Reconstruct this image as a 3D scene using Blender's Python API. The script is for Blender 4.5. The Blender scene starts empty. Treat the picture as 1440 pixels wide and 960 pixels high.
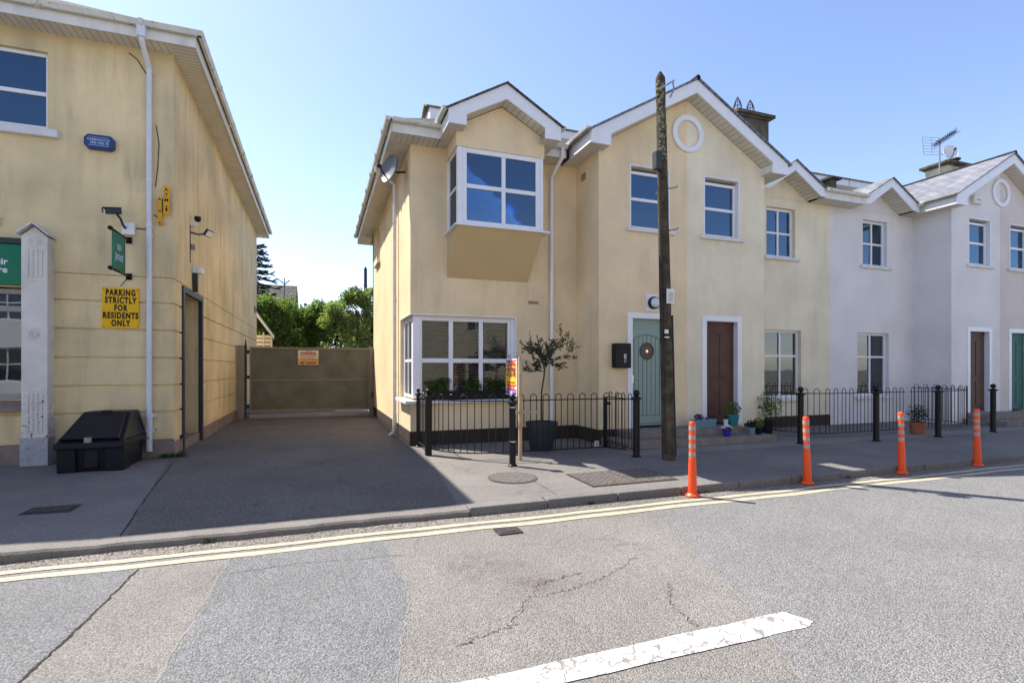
import bpy, bmesh, math, random
from mathutils import Vector, Matrix
R = math.radians
scene = bpy.context.scene
COL = scene.collection

# ------------------------------------------------------------------ camera
cd = bpy.data.cameras.new("camera"); cam = bpy.data.objects.new("camera", cd); COL.objects.link(cam)
cam.location = (0, 0, 1.45)
cam.rotation_euler = (R(90), 0, -math.atan(271 / 736.0))
cd.sensor_width = 36.0; cd.lens = 736 / 1440 * 36.0
cd.shift_y = 38 / 1440; cd.clip_end = 3000
scene.camera = cam
# ------------------------------------------------------------------ sky + sun
SUN = Vector((-0.49, 0.57, 1.0)).normalized()
elev = math.asin(SUN.z); az = math.atan2(SUN.x, SUN.y)
w = bpy.data.worlds.new("World"); scene.world = w; w.use_nodes = True
nt = w.node_tree; bg = nt.nodes['Background']
sky = nt.nodes.new('ShaderNodeTexSky'); sky.sky_type = 'NISHITA'; sky.sun_disc = False
sky.sun_elevation = elev; sky.sun_rotation = az % (2 * math.pi)
sky.air_density = 0.95; sky.dust_density = 0.45; sky.ozone_density = 2.2
tc = nt.nodes.new('ShaderNodeTexCoord'); mp = nt.nodes.new('ShaderNodeMapping'); mp.inputs['Scale'].default_value = (1.2, 1.2, 7)
nz = nt.nodes.new('ShaderNodeTexNoise'); nz.inputs['Scale'].default_value = 2.2; nz.inputs['Detail'].default_value = 6
rp = nt.nodes.new('ShaderNodeValToRGB'); rp.color_ramp.elements[0].position = .44; rp.color_ramp.elements[1].position = .66
sp = nt.nodes.new('ShaderNodeSeparateXYZ')
mr = nt.nodes.new('ShaderNodeMapRange'); mr.inputs[1].default_value = .33; mr.inputs[2].default_value = .1; mr.inputs[3].default_value = 0; mr.inputs[4].default_value = .75
mm = nt.nodes.new('ShaderNodeMath'); mm.operation = 'MULTIPLY'
mx = nt.nodes.new('ShaderNodeMix'); mx.data_type = 'RGBA'
nt.links.new(tc.outputs['Generated'], mp.inputs[0]); nt.links.new(mp.outputs[0], nz.inputs[0]); nt.links.new(nz.outputs[0], rp.inputs[0])
nt.links.new(tc.outputs['Generated'], sp.inputs[0]); nt.links.new(sp.outputs[2], mr.inputs[0])
nt.links.new(rp.outputs[0], mm.inputs[0]); nt.links.new(mr.outputs[0], mm.inputs[1])
nt.links.new(mm.outputs[0], mx.inputs[0]); tn = nt.nodes.new('ShaderNodeMix'); tn.data_type = 'RGBA'; tn.blend_type = 'MULTIPLY'; tn.inputs[0].default_value = 1; tn.inputs[7].default_value = (1.06, .978, 1.02, 1); nt.links.new(sky.outputs[0], tn.inputs[6]); nt.links.new(tn.outputs[2], mx.inputs[6]); mx.inputs[7].default_value = (3.75, 3.8, 3.95, 1)
nt.links.new(mx.outputs[2], bg.inputs[0]); bg.inputs[1].default_value = 0.142
sl = bpy.data.lights.new("sun", 'SUN'); sl.energy = 5.0; sl.angle = R(.5); sl.color = (1, .95, .86)
so = bpy.data.objects.new("sun", sl); COL.objects.link(so); so.rotation_euler = (-SUN).to_track_quat('-Z', 'Y').to_euler()
so.location = (-20, 30, 40)
scene.view_settings.view_transform = 'Standard'; scene.view_settings.look = 'None'
scene.view_settings.exposure = 0.95; scene.view_settings.gamma = 1.0
scene.view_settings.use_curve_mapping = False

# ------------------------------------------------------------------ materials
M = {}
def mat(name, col, rough=.8, var=.12, scale=2.0, bump=0., bscale=80., spec=.3, metal=0., col2=None, streak=0., streakcol=(.12, .12, .09), wear=0., wearcol=(.03, .03, .03), wearscale=12, weartop=None, speck=0., speckscale=90., sub=None):
    m = bpy.data.materials.new(name); m.use_nodes = True; nt = m.node_tree; N = nt.nodes; L = nt.links
    b = N['Principled BSDF']; b.inputs['Roughness'].default_value = rough; b.inputs['Metallic'].default_value = metal
    b.inputs['Specular IOR Level'].default_value = spec
    geo = N.new('ShaderNodeNewGeometry')
    def noise(sc, det=4, mapscale=None, rgh=.55):
        n = N.new('ShaderNodeTexNoise'); n.inputs['Scale'].default_value = sc; n.inputs['Detail'].default_value = det; n.inputs['Roughness'].default_value = rgh
        if mapscale:
            q = N.new('ShaderNodeMapping'); q.inputs['Scale'].default_value = mapscale; L.new(geo.outputs['Position'], q.inputs[0]); L.new(q.outputs[0], n.inputs[0])
        else: L.new(geo.outputs['Position'], n.inputs[0])
        return n.outputs[0]
    def ramp(src, a, b_, lo=0., hi=1.):
        q = N.new('ShaderNodeMapRange'); q.inputs[1].default_value = a; q.inputs[2].default_value = b_; q.inputs[3].default_value = lo; q.inputs[4].default_value = hi
        L.new(src, q.inputs[0]); return q.outputs[0]
    def mix(fac, a, b_, mode='MIX'):
        q = N.new('ShaderNodeMix'); q.data_type = 'RGBA'; q.blend_type = mode
        for i, v in ((0, fac), (6, a), (7, b_)):
            if hasattr(v, 'links') or isinstance(v, bpy.types.NodeSocket): L.new(v, q.inputs[i])
            else: q.inputs[i].default_value = v if i == 0 else (*v, 1)
        return q.outputs[2]
    c2 = col2 or tuple(x * (1 - var * 1.6) for x in col)
    c = mix(ramp(noise(scale, 6), .32, .68), tuple(min(1, x * (1 + var * .4)) for x in col), c2)
    if speck:
        v = N.new('ShaderNodeTexVoronoi'); v.inputs['Scale'].default_value = speckscale; L.new(geo.outputs['Position'], v.inputs[0])
        s = N.new('ShaderNodeSeparateColor'); L.new(v.outputs['Color'], s.inputs[0])
        f = ramp(s.outputs[0], 0, 1, 1 - speck, 1 + speck)
        g = N.new('ShaderNodeCombineColor'); [L.new(f, g.inputs[i]) for i in range(3)]
        c = mix(1., c, g.outputs[0], 'MULTIPLY')
        s2 = ramp(s.outputs[1], .93, .97, 0, .55); c = mix(s2, c, (.5, .48, .44))
    if streak:
        a = ramp(noise(1., 6, (4.5, 4.5, .5), .62), .46, .74); d = ramp(noise(.9, 4), .35, .65)
        q = N.new('ShaderNodeMath'); q.operation = 'MULTIPLY'; L.new(a, q.inputs[0]); L.new(d, q.inputs[1])
        q2 = N.new('ShaderNodeMath'); q2.operation = 'MULTIPLY'; L.new(q.outputs[0], q2.inputs[0]); q2.inputs[1].default_value = streak
        c = mix(q2.outputs[0], c, streakcol)
        f2 = ramp(noise(24, 3), .62, .75, 0, streak * .35); c = mix(f2, c, streakcol)
    if wear:
        a = noise(wearscale, 5, (1, 1, .8), .7); wv = ramp(a, .5 + (1 - wear) * .25, .54 + (1 - wear) * .25)
        if weartop is not None:
            s = N.new('ShaderNodeSeparateXYZ'); L.new(geo.outputs['Position'], s.inputs[0])
            t = ramp(s.outputs[2], weartop, weartop - .15); q = N.new('ShaderNodeMath'); q.operation = 'MULTIPLY'; L.new(wv, q.inputs[0]); L.new(t, q.inputs[1]); wv = q.outputs[0]
        c = mix(wv, c, wearcol)
    L.new(c, b.inputs['Base Color'])
    if bump:
        bn = N.new('ShaderNodeBump'); bn.inputs['Strength'].default_value = bump; bn.inputs['Distance'].default_value = .01
        L.new(noise(bscale, 4, None, .65), bn.inputs['Height']); L.new(bn.outputs[0], b.inputs['Normal'])
    M[name] = m; return m

mat('cream', (.83, .665, .425), .9, .09, 1.1, .6, 32, .1, streak=.34, streakcol=(.44, .36, .22))
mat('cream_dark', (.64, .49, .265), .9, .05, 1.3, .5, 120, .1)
mat('cream_old', (.79, .63, .365), .92, .16, .8, .8, 30, .1, col2=(.58, .475, .285), streak=.58, streakcol=(.22, .195, .12))
mat('cream_groove', (.17, .14, .09), .95)
mat('pale_cream', (.83, .745, .55), .9, .09, 1.1, .6, 32, .1, streak=.3, streakcol=(.4, .35, .25))
mat('lilac', (.76, .735, .715), .9, .06, 1.1, .5, 120, .1, streak=.1, streakcol=(.4, .38, .4))
mat('dusty_pink', (.68, .61, .56), .9, .06, 1.1, .5, 120, .1, streak=.1, streakcol=(.36, .3, .28))
mat('plinth_brown', (.055, .038, .030), .8, .2, 3, .4, 60)
mat('plinth_mauve', (.27, .215, .19), .9, .25, 3, .4, 60, streak=.5)
mat('upvc', (.80, .80, .82), .35, .03, 3, 0, 10, .5)
mat('upvc_old', (.74, .73, .69), .5, .08, 4, 0, 10, .4, streak=.45, streakcol=(.33, .31, .22))
mat('gutter_old', (.66, .64, .55), .5, .12, 4, 0, 10, .4, wear=.55, wearcol=(.22, .21, .13), wearscale=9)
mat('sill', (.70, .70, .70), .7, .06, 4, .2, 80, .3, streak=.3, streakcol=(.3, .28, .22))
mat('pilaster', (.70, .67, .62), .8, .08, 4, .3, 40, .3, wear=.62, wearcol=(.035, .033, .03), wearscale=22, weartop=1.15)
mat('pilaster_base', (.42, .42, .44), .8, .15, 4, .3, 40, .3, wear=.6, wearcol=(.04, .04, .045), wearscale=20)
mat('pipe_paint', (.68, .70, .74), .5, .06, 4, 0, 10, .4, wear=.62, wearcol=(.10, .07, .05), wearscale=24, weartop=.6)
mat('black_paint', (.008, .008, .010), .4, .1, 8, .1, 60, .25)
mat('black_worn', (.013, .013, .015), .42, .1, 8, .1, 60, .5, wear=.25, wearcol=(.3, .29, .27), wearscale=30)
mat('black_plastic', (.010, .010, .012), .45, .1, 4, .1, 60, .25)
mat('pot_black', (.022, .027, .036), .55, .1, 4, .1, 60, .4)
mat('bin_plastic', (.006, .008, .015), .42, .3, 3, .15, 30, .28, wear=.22, wearcol=(.10, .12, .16), wearscale=16)
mat('grey_metal', (.30, .29, .27), .5, .1, 5, 0, 10, .5, .3)
mat('dish_grey', (.14, .145, .16), .35, .1, 5, spec=.5)
mat('gate_brown', (.155, .150, .118), .55, .2, 2, .1, 60, .4, streak=.3, streakcol=(.16, .13, .09))
mat('gate_frame', (.24, .21, .165), .5, .1, 3, 0, 10, .5)
mat('frame_dark', (.035, .045, .05), .5, .1, 3)
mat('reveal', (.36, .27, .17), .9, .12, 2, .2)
mat('door_green', (.26, .35, .305), .45, .04, 3, 0, 10, .4)
mat('door_groove', (.065, .11, .095), .6)
mat('door_brown', (.10, .045, .03), .5, .15, 4)
mat('door_dark', (.035, .03, .03), .5, .15, 4)
mat('door_teal', (.04, .13, .11), .5, .1, 4)
mat('porthole', (.12, .055, .035), .2, .1, 4)
mat('chrome', (.75, .75, .75), .2, .02, 4, metal=1)
mat('white_plastic', (.75, .75, .73), .4, .03, 4)
mat('lamp_glass', (.62, .64, .66), .15, .02, 4, spec=.6)
mat('alarm_blue', (.006, .035, .16), .3, .05, 4, spec=.5)
mat('sign_green', (.0, .17, .085), .4, .05, 3)
mat('sign_green_old', (.02, .19, .12), .5, .15, 4)
mat('sign_yellow', (.82, .47, .0), .5, .04, 4, spec=.3)
mat('atm_yellow', (.72, .37, .01), .5, .12, 12, wear=.3, wearcol=(.2, .09, .01))
mat('ink', (.01, .01, .012), .6, .02)
mat('ink_white', (.8, .8, .8), .6, .02)
mat('ink_paleblue', (.42, .55, .72), .6, .1, 60)
mat('ink_red', (.65, .02, .02), .6, .02)
mat('ink_blue', (.08, .05, .38), .6, .02)
mat('ink_magenta', (.5, .02, .14), .6, .02)
mat('board_white', (.85, .82, .82), .5, .02)
mat('board_yellow', (.9, .62, .03), .5, .02)
mat('plate_cream', (.75, .66, .50), .5, .05)
mat('plate_orange', (.70, .42, .16), .5, .08)
mat('timber', (.48, .35, .22), .8, .15, 8, .2)
mat('pole_wood', (.105, .085, .06), .95, .4, 6, 1., 30, .1, streak=1., streakcol=(.018, .015, .012), wear=.45, wearcol=(.13, .135, .05), wearscale=9)
mat('lichen', (.24, .26, .16), .95, .3, 20, .8, 60)
mat('bollard', (.86, .085, .012), .42, .05, 5, .1, 40, .4)
mat('reflector', (.36, .37, .36), .4, .15, 30, wear=.72, wearcol=(.80, .10, .02), wearscale=34)
mat('terracotta', (.36, .13, .07), .8, .1, 4)
mat('pot_blue', (.03, .04, .30), .3, .05, 4)
mat('pot_teal', (.03, .22, .22), .4, .05, 4)
mat('trough_blue', (.16, .27, .34), .5, .08, 4)
mat('soil', (.03, .02, .015), 1.)
mat('petal_purple', (.07, .01, .24), .7, .2, 40)
mat('petal_white', (.75, .72, .82), .7, .1, 40)
mat('leaf_box', (.11, .155, .03), .6, .5, 18, col2=(.04, .065, .015))
mat('leaf_olive', (.095, .108, .07), .6, .4, 12, col2=(.025, .03, .015))
mat('leaf_hedge', (.15, .20, .07), .55, .5, 1.5, col2=(.07, .11, .035))
mat('leaf_light', (.22, .26, .12), .55, .4, 1.2, col2=(.12, .16, .06))
mat('leaf_dark', (.018, .032, .014), .7, .4, 2)
mat('bark', (.09, .07, .05), .95, .3, 10, .4)
mat('stone_step', (.235, .20, .17), .9, .15, 5, .4, 60, speck=.12, speckscale=120)
mat('chimney_render', (.13, .115, .085), .95, .4, 3, .6, 40, streak=.6, streakcol=(.03, .028, .02))
mat('chimney_cream', (.5, .47, .36), .95, .2, 3)
mat('clay_pot', (.42, .22, .14), .8, .1, 5)
mat('brick_vent', (.38, .25, .17), .9, .1, 5)
mat('interior', (.10, .10, .105), .9, .1, 2)
mat('interior_light', (.30, .29, .28), .9, .1, 2)
mat('blind', (.78, .74, .68), .6, .05, 3)
mat('blind_pale', (.80, .84, .84), .6, .05, 3)
mat('curtain', (.8, .82, .86), .8, .1, 3)
mat('iron_cover', (.115, .098, .085), .75, .3, 14, .3, 60)
mat('iron_rib', (.225, .205, .185), .65, .2, 14)
mat('iron_dark', (.045, .042, .042), .7, .3, 14)
mat('weed', (.06, .10, .02), .8, .3, 10)
mat('paper', (.7, .7, .68), .8, .05)
mat('moss', (.30, .27, .14), .95, .4, 14, .8, 60)
mat('far_wall', (.25, .23, .2), .9, .1)

def leafy(name, k=.5, tr=(1.5, 1.7, .7)):
    m = M[name]; nt = m.node_tree; N = nt.nodes; L = nt.links; b = N['Principled BSDF']; out = N['Material Output']
    src = b.inputs['Base Color'].links[0].from_socket; t = N.new('ShaderNodeBsdfTranslucent')
    q = N.new('ShaderNodeMix'); q.data_type = 'RGBA'; q.blend_type = 'MULTIPLY'; q.inputs[0].default_value = 1; L.new(src, q.inputs[6]); q.inputs[7].default_value = (*tr, 1); L.new(q.outputs[2], t.inputs[0])
    a = N.new('ShaderNodeMixShader'); a.inputs[0].default_value = k; L.new(b.outputs[0], a.inputs[1]); L.new(t.outputs[0], a.inputs[2]); L.new(a.outputs[0], out.inputs[0])
for n_ in ('leaf_box', 'leaf_olive', 'leaf_hedge', 'leaf_light'): leafy(n_)
def slate(name, c1, c2, course=.17):
    m = mat(name, c1, .62, .2, 3, 0, 10, .35, col2=c2)
    nt = m.node_tree; N = nt.nodes; L = nt.links; b = N['Principled BSDF']
    src = b.inputs['Base Color'].links[0].from_socket
    uv = N.new('ShaderNodeTexCoord'); br = N.new('ShaderNodeTexBrick')
    br.inputs['Scale'].default_value = 1; br.inputs['Brick Width'].default_value = .3; br.inputs['Row Height'].default_value = course
    br.inputs['Mortar Size'].default_value = .011; br.inputs['Color1'].default_value = (1, 1, 1, 1); br.inputs['Color2'].default_value = (.72, .74, .78, 1); br.inputs['Mortar'].default_value = (.28, .28, .30, 1)
    br.offset = .5; L.new(uv.outputs['UV'], br.inputs['Vector'])
    q = N.new('ShaderNodeMix'); q.data_type = 'RGBA'; q.blend_type = 'MULTIPLY'; q.inputs[0].default_value = 1
    L.new(src, q.inputs[6]); L.new(br.outputs[0], q.inputs[7]); L.new(q.outputs[2], b.inputs['Base Color'])
    bn = N.new('ShaderNodeBump'); bn.inputs['Strength'].default_value = .8; bn.inputs['Distance'].default_value = .02; L.new(br.outputs['Fac'], bn.inputs['Height']); bn.invert = True; L.new(bn.outputs[0], b.inputs['Normal'])
    return m
slate('slate', (.26, .26, .28), (.17, .175, .19))
slate('slate_mossy', (.17, .155, .14), (.10, .092, .08)); M['slate_mossy'].node_tree.nodes['Principled BSDF'].inputs['Roughness'].default_value = .95; M['slate_mossy'].node_tree.nodes['Principled BSDF'].inputs['Specular IOR Level'].default_value = .08

def soffit_mat(name, col, axis):
    m = mat(name, col, .6, .08, 3, 0, 10, .3, streak=.35, streakcol=(.4, .36, .26))
    nt = m.node_tree; N = nt.nodes; L = nt.links; b = N['Principled BSDF']
    src = b.inputs['Base Color'].links[0].from_socket
    g = N.new('ShaderNodeNewGeometry'); s = N.new('ShaderNodeSeparateXYZ'); L.new(g.outputs['Position'], s.inputs[0])
    d = N.new('ShaderNodeMath'); d.operation = 'DIVIDE'; L.new(s.outputs[axis], d.inputs[0]); d.inputs[1].default_value = .10
    f = N.new('ShaderNodeMath'); f.operation = 'FRACT'; L.new(d.outputs[0], f.inputs[0])
    c = N.new('ShaderNodeMath'); c.operation = 'LESS_THAN'; L.new(f.outputs[0], c.inputs[0]); c.inputs[1].default_value = .10
    q = N.new('ShaderNodeMix'); q.data_type = 'RGBA'; L.new(c.outputs[0], q.inputs[0]); L.new(src, q.inputs[6]); q.inputs[7].default_value = (col[0] * .42, col[1] * .40, col[2] * .36, 1)
    L.new(q.outputs[2], b.inputs['Base Color'])
soffit_mat('soffit_x', (.66, .62, .54), 0)
soffit_mat('soffit_y', (.66, .62, .54), 1)

def glass(name, tint=(.55, .62, .68), f0=1.75, refl=(.9, .95, 1)):
    m = bpy.data.materials.new(name); m.use_nodes = True; nt = m.node_tree; N = nt.nodes; L = nt.links
    N.remove(N['Principled BSDF']); out = N['Material Output']
    t = N.new('ShaderNodeBsdfTransparent'); t.inputs[0].default_value = (*tint, 1)
    g = N.new('ShaderNodeBsdfGlossy'); g.inputs['Roughness'].default_value = .015; g.inputs[0].default_value = (*refl, 1)
    fr = N.new('ShaderNodeFresnel'); fr.inputs[0].default_value = f0
    geo = N.new('ShaderNodeNewGeometry'); nz = N.new('ShaderNodeTexNoise'); nz.inputs['Scale'].default_value = 1.4; L.new(geo.outputs['Position'], nz.inputs[0])
    bn = N.new('ShaderNodeBump'); bn.inputs['Strength'].default_value = .025; bn.inputs['Distance'].default_value = .05; L.new(nz.outputs[0], bn.inputs['Height']); L.new(bn.outputs[0], g.inputs['Normal'])
    mx = N.new('ShaderNodeMixShader'); L.new(fr.outputs[0], mx.inputs[0]); L.new(t.outputs[0], mx.inputs[1]); L.new(g.outputs[0], mx.inputs[2]); L.new(mx.outputs[0], out.inputs[0])
    M[name] = m
glass('glass', tint=(.7, .75, .78), f0=1.42); glass('glass_blue', (.60, .72, .85), 2.3, (.50, .74, 1)); glass('glass_dark', (.25, .3, .35), 2.1)

# asphalt ------------------------------------------------------------
def asphalt(name, base, base2, crack=.5, speck=.35, sscale=75, bump=.9, light=.5, stain=None, cscale=.8):
    m = bpy.data.materials.new(name); m.use_nodes = True; nt = m.node_tree; N = nt.nodes; L = nt.links; b = N['Principled BSDF']
    b.inputs['Roughness'].default_value = .85; b.inputs['Specular IOR Level'].default_value = .25
    g = N.new('ShaderNodeNewGeometry'); P = g.outputs['Position']
    def MR(src, a, b_, lo, hi):
        q = N.new('ShaderNodeMapRange'); q.inputs[1].default_value = a; q.inputs[2].default_value = b_; q.inputs[3].default_value = lo; q.inputs[4].default_value = hi; L.new(src, q.inputs[0]); return q.outputs[0]
    def NZ(s, d=5, r=.6):
        n = N.new('ShaderNodeTexNoise'); n.inputs['Scale'].default_value = s; n.inputs['Detail'].default_value = d; n.inputs['Roughness'].default_value = r; L.new(P, n.inputs[0]); return n
    def MX(f, a, b_, mode='MIX'):
        q = N.new('ShaderNodeMix'); q.data_type = 'RGBA'; q.blend_type = mode
        for i, v in ((0, f), (6, a), (7, b_)):
            if isinstance(v, bpy.types.NodeSocket): L.new(v, q.inputs[i])
            else: q.inputs[i].default_value = v if i == 0 else (*v, 1)
        return q.outputs[2]
    c = MX(MR(NZ(.9).outputs[0], .35, .65, 0, 1), base, base2)
    c = MX(MR(NZ(7).outputs[0], .4, .7, 0, .35), c, tuple(x * .72 for x in base))
    v = N.new('ShaderNodeTexVoronoi'); v.inputs['Scale'].default_value = sscale; L.new(P, v.inputs[0])
    s = N.new('ShaderNodeSeparateColor'); L.new(v.outputs['Color'], s.inputs[0])
    k = MR(s.outputs[0], 0, 1, 1 - speck, 1 + speck); cc = N.new('ShaderNodeCombineColor'); [L.new(k, cc.inputs[i]) for i in range(3)]
    c = MX(1., c, cc.outputs[0], 'MULTIPLY')
    c = MX(MR(s.outputs[1], .90, .95, 0, light), c, (.42, .39, .35))
    c = MX(MR(s.outputs[2], .93, .96, 0, .5), c, (.16, .09, .06))
    c = MX(MR(v.outputs['Distance'], .45, .75, 0, .6), c, tuple(x * .3 for x in base))
    if crack:
        wn = NZ(2.2, 4); av = N.new('ShaderNodeMix'); av.data_type = 'RGBA'; av.blend_type = 'ADD'; av.inputs[0].default_value = .45
        L.new(P, av.inputs[6]); L.new(wn.outputs['Color'], av.inputs[7])
        v2 = N.new('ShaderNodeTexVoronoi'); v2.feature = 'DISTANCE_TO_EDGE'; v2.inputs['Scale'].default_value = cscale; L.new(av.outputs[2], v2.inputs[0])
        f = MR(v2.outputs[0], .004, .011, crack, 0); mk = MR(NZ(1.1, 3).outputs[0], .45, .6, 0, 1)
        q = N.new('ShaderNodeMath'); q.operation = 'MULTIPLY'; L.new(f, q.inputs[0]); L.new(mk, q.inputs[1])
        c = MX(q.outputs[0], c, tuple(x * .25 for x in base))
    if stain:
        for (sx, sy, rx, ry, sc) in stain:
            mp = N.new('ShaderNodeMapping'); mp.inputs['Location'].default_value = (-sx / rx, -sy / ry, 0); mp.inputs['Scale'].default_value = (1 / rx, 1 / ry, 0); L.new(P, mp.inputs[0])
            ln = N.new('ShaderNodeVectorMath'); ln.operation = 'LENGTH'; L.new(mp.outputs[0], ln.inputs[0])
            f = MR(ln.outputs['Value'], .2, 1, 1, 0); n = MR(NZ(5, 6, .7).outputs[0], .4, .62, 0, .6)
            q = N.new('ShaderNodeMath'); q.operation = 'MULTIPLY'; L.new(f, q.inputs[0]); L.new(n, q.inputs[1]); c = MX(q.outputs[0], c, sc)
    L.new(c, b.inputs['Base Color'])
    bn = N.new('ShaderNodeBump'); bn.inputs['Strength'].default_value = bump; bn.inputs['Distance'].default_value = .012
    hh = N.new('ShaderNodeMath'); hh.operation = 'ADD'; L.new(MR(v.outputs['Distance'], 0, .8, 1, 0), hh.inputs[0]); L.new(NZ(sscale * .6, 3).outputs[0], hh.inputs[1])
    L.new(hh.outputs[0], bn.inputs['Height']); L.new(bn.outputs[0], b.inputs['Normal'])
    M[name] = m
asphalt('road_brown', (.262, .246, .224), (.205, .192, .175), .3, .30, 105, .6, .35, [(1.25, 4.0, .45, .38, (.07, .045, .042)), (1.5, 3.55, .25, .22, (.08, .04, .035))])
asphalt('road_blue', (.226, .227, .229), (.186, .187, .189), .3, .34, 95, .7, .35)
asphalt('road_right', (.252, .246, .240), (.215, .211, .207), .0, .34, 100, .65, .35)
asphalt('gutter_dirt', (.28, .25, .215), (.21, .19, .165), .5, .4, 60, 1., .4, None, 2.5)
asphalt('pavement', (.245, .225, .202), (.175, .16, .147), .3, .16, 150, .3, .14, None, .45)
asphalt('drive', (.19, .173, .152), (.14, .126, .11), .35, .26, 90, .6, .3, None, .7)
asphalt('pavement_strip', (.30, .28, .25), (.25, .233, .21), .15, .12, 150, .3, .1)
asphalt('kerb', (.235, .225, .21), (.16, .155, .15), .0, .2, 120, .4, .15)
def paint(name, col, base, wear):
    m = mat(name, col, .7, .1, 8, .5, 60)
    nt = m.node_tree; N = nt.nodes; L = nt.links; b = N['Principled BSDF']; src = b.inputs['Base Color'].links[0].from_socket
    g = N.new('ShaderNodeNewGeometry'); n = N.new('ShaderNodeTexNoise'); n.inputs['Scale'].default_value = 9; n.inputs['Detail'].default_value = 8; n.inputs['Roughness'].default_value = .8; L.new(g.outputs['Position'], n.inputs[0])
    n.inputs['Detail'].default_value = 10; n.inputs['Roughness'].default_value = .88
    q = N.new('ShaderNodeMapRange'); q.inputs[1].default_value = .5 + wear; q.inputs[2].default_value = .53 + wear; L.new(n.outputs[0], q.inputs[0])
    wn = N.new('ShaderNodeTexNoise'); wn.inputs['Scale'].default_value = 6; L.new(g.outputs['Position'], wn.inputs[0])
    av = N.new('ShaderNodeMix'); av.data_type = 'RGBA'; av.blend_type = 'ADD'; av.inputs[0].default_value = .25; L.new(g.outputs['Position'], av.inputs[6]); L.new(wn.outputs['Color'], av.inputs[7])
    v2 = N.new('ShaderNodeTexVoronoi'); v2.feature = 'DISTANCE_TO_EDGE'; v2.inputs['Scale'].default_value = 5.5; L.new(av.outputs[2], v2.inputs[0])
    q3 = N.new('ShaderNodeMapRange'); q3.inputs[1].default_value = .015; q3.inputs[2].default_value = .045; q3.inputs[3].default_value = 1; q3.inputs[4].default_value = 0; L.new(v2.outputs[0], q3.inputs[0])
    mxx = N.new('ShaderNodeMath'); mxx.operation = 'MAXIMUM'; L.new(q.outputs[0], mxx.inputs[0])
    if wear < .04: L.new(q3.outputs[0], mxx.inputs[1])
    else: mxx.inputs[1].default_value = 0
    x = N.new('ShaderNodeMix'); x.data_type = 'RGBA'; L.new(mxx.outputs[0], x.inputs[0]); L.new(src, x.inputs[6]); x.inputs[7].default_value = (*base, 1); L.new(x.outputs[2], b.inputs['Base Color'])
paint('paint_white', (.66, .645, .62), (.22, .205, .19), .035)
paint('paint_yellow', (.47, .41, .29), (.25, .23, .20), .055)

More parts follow.
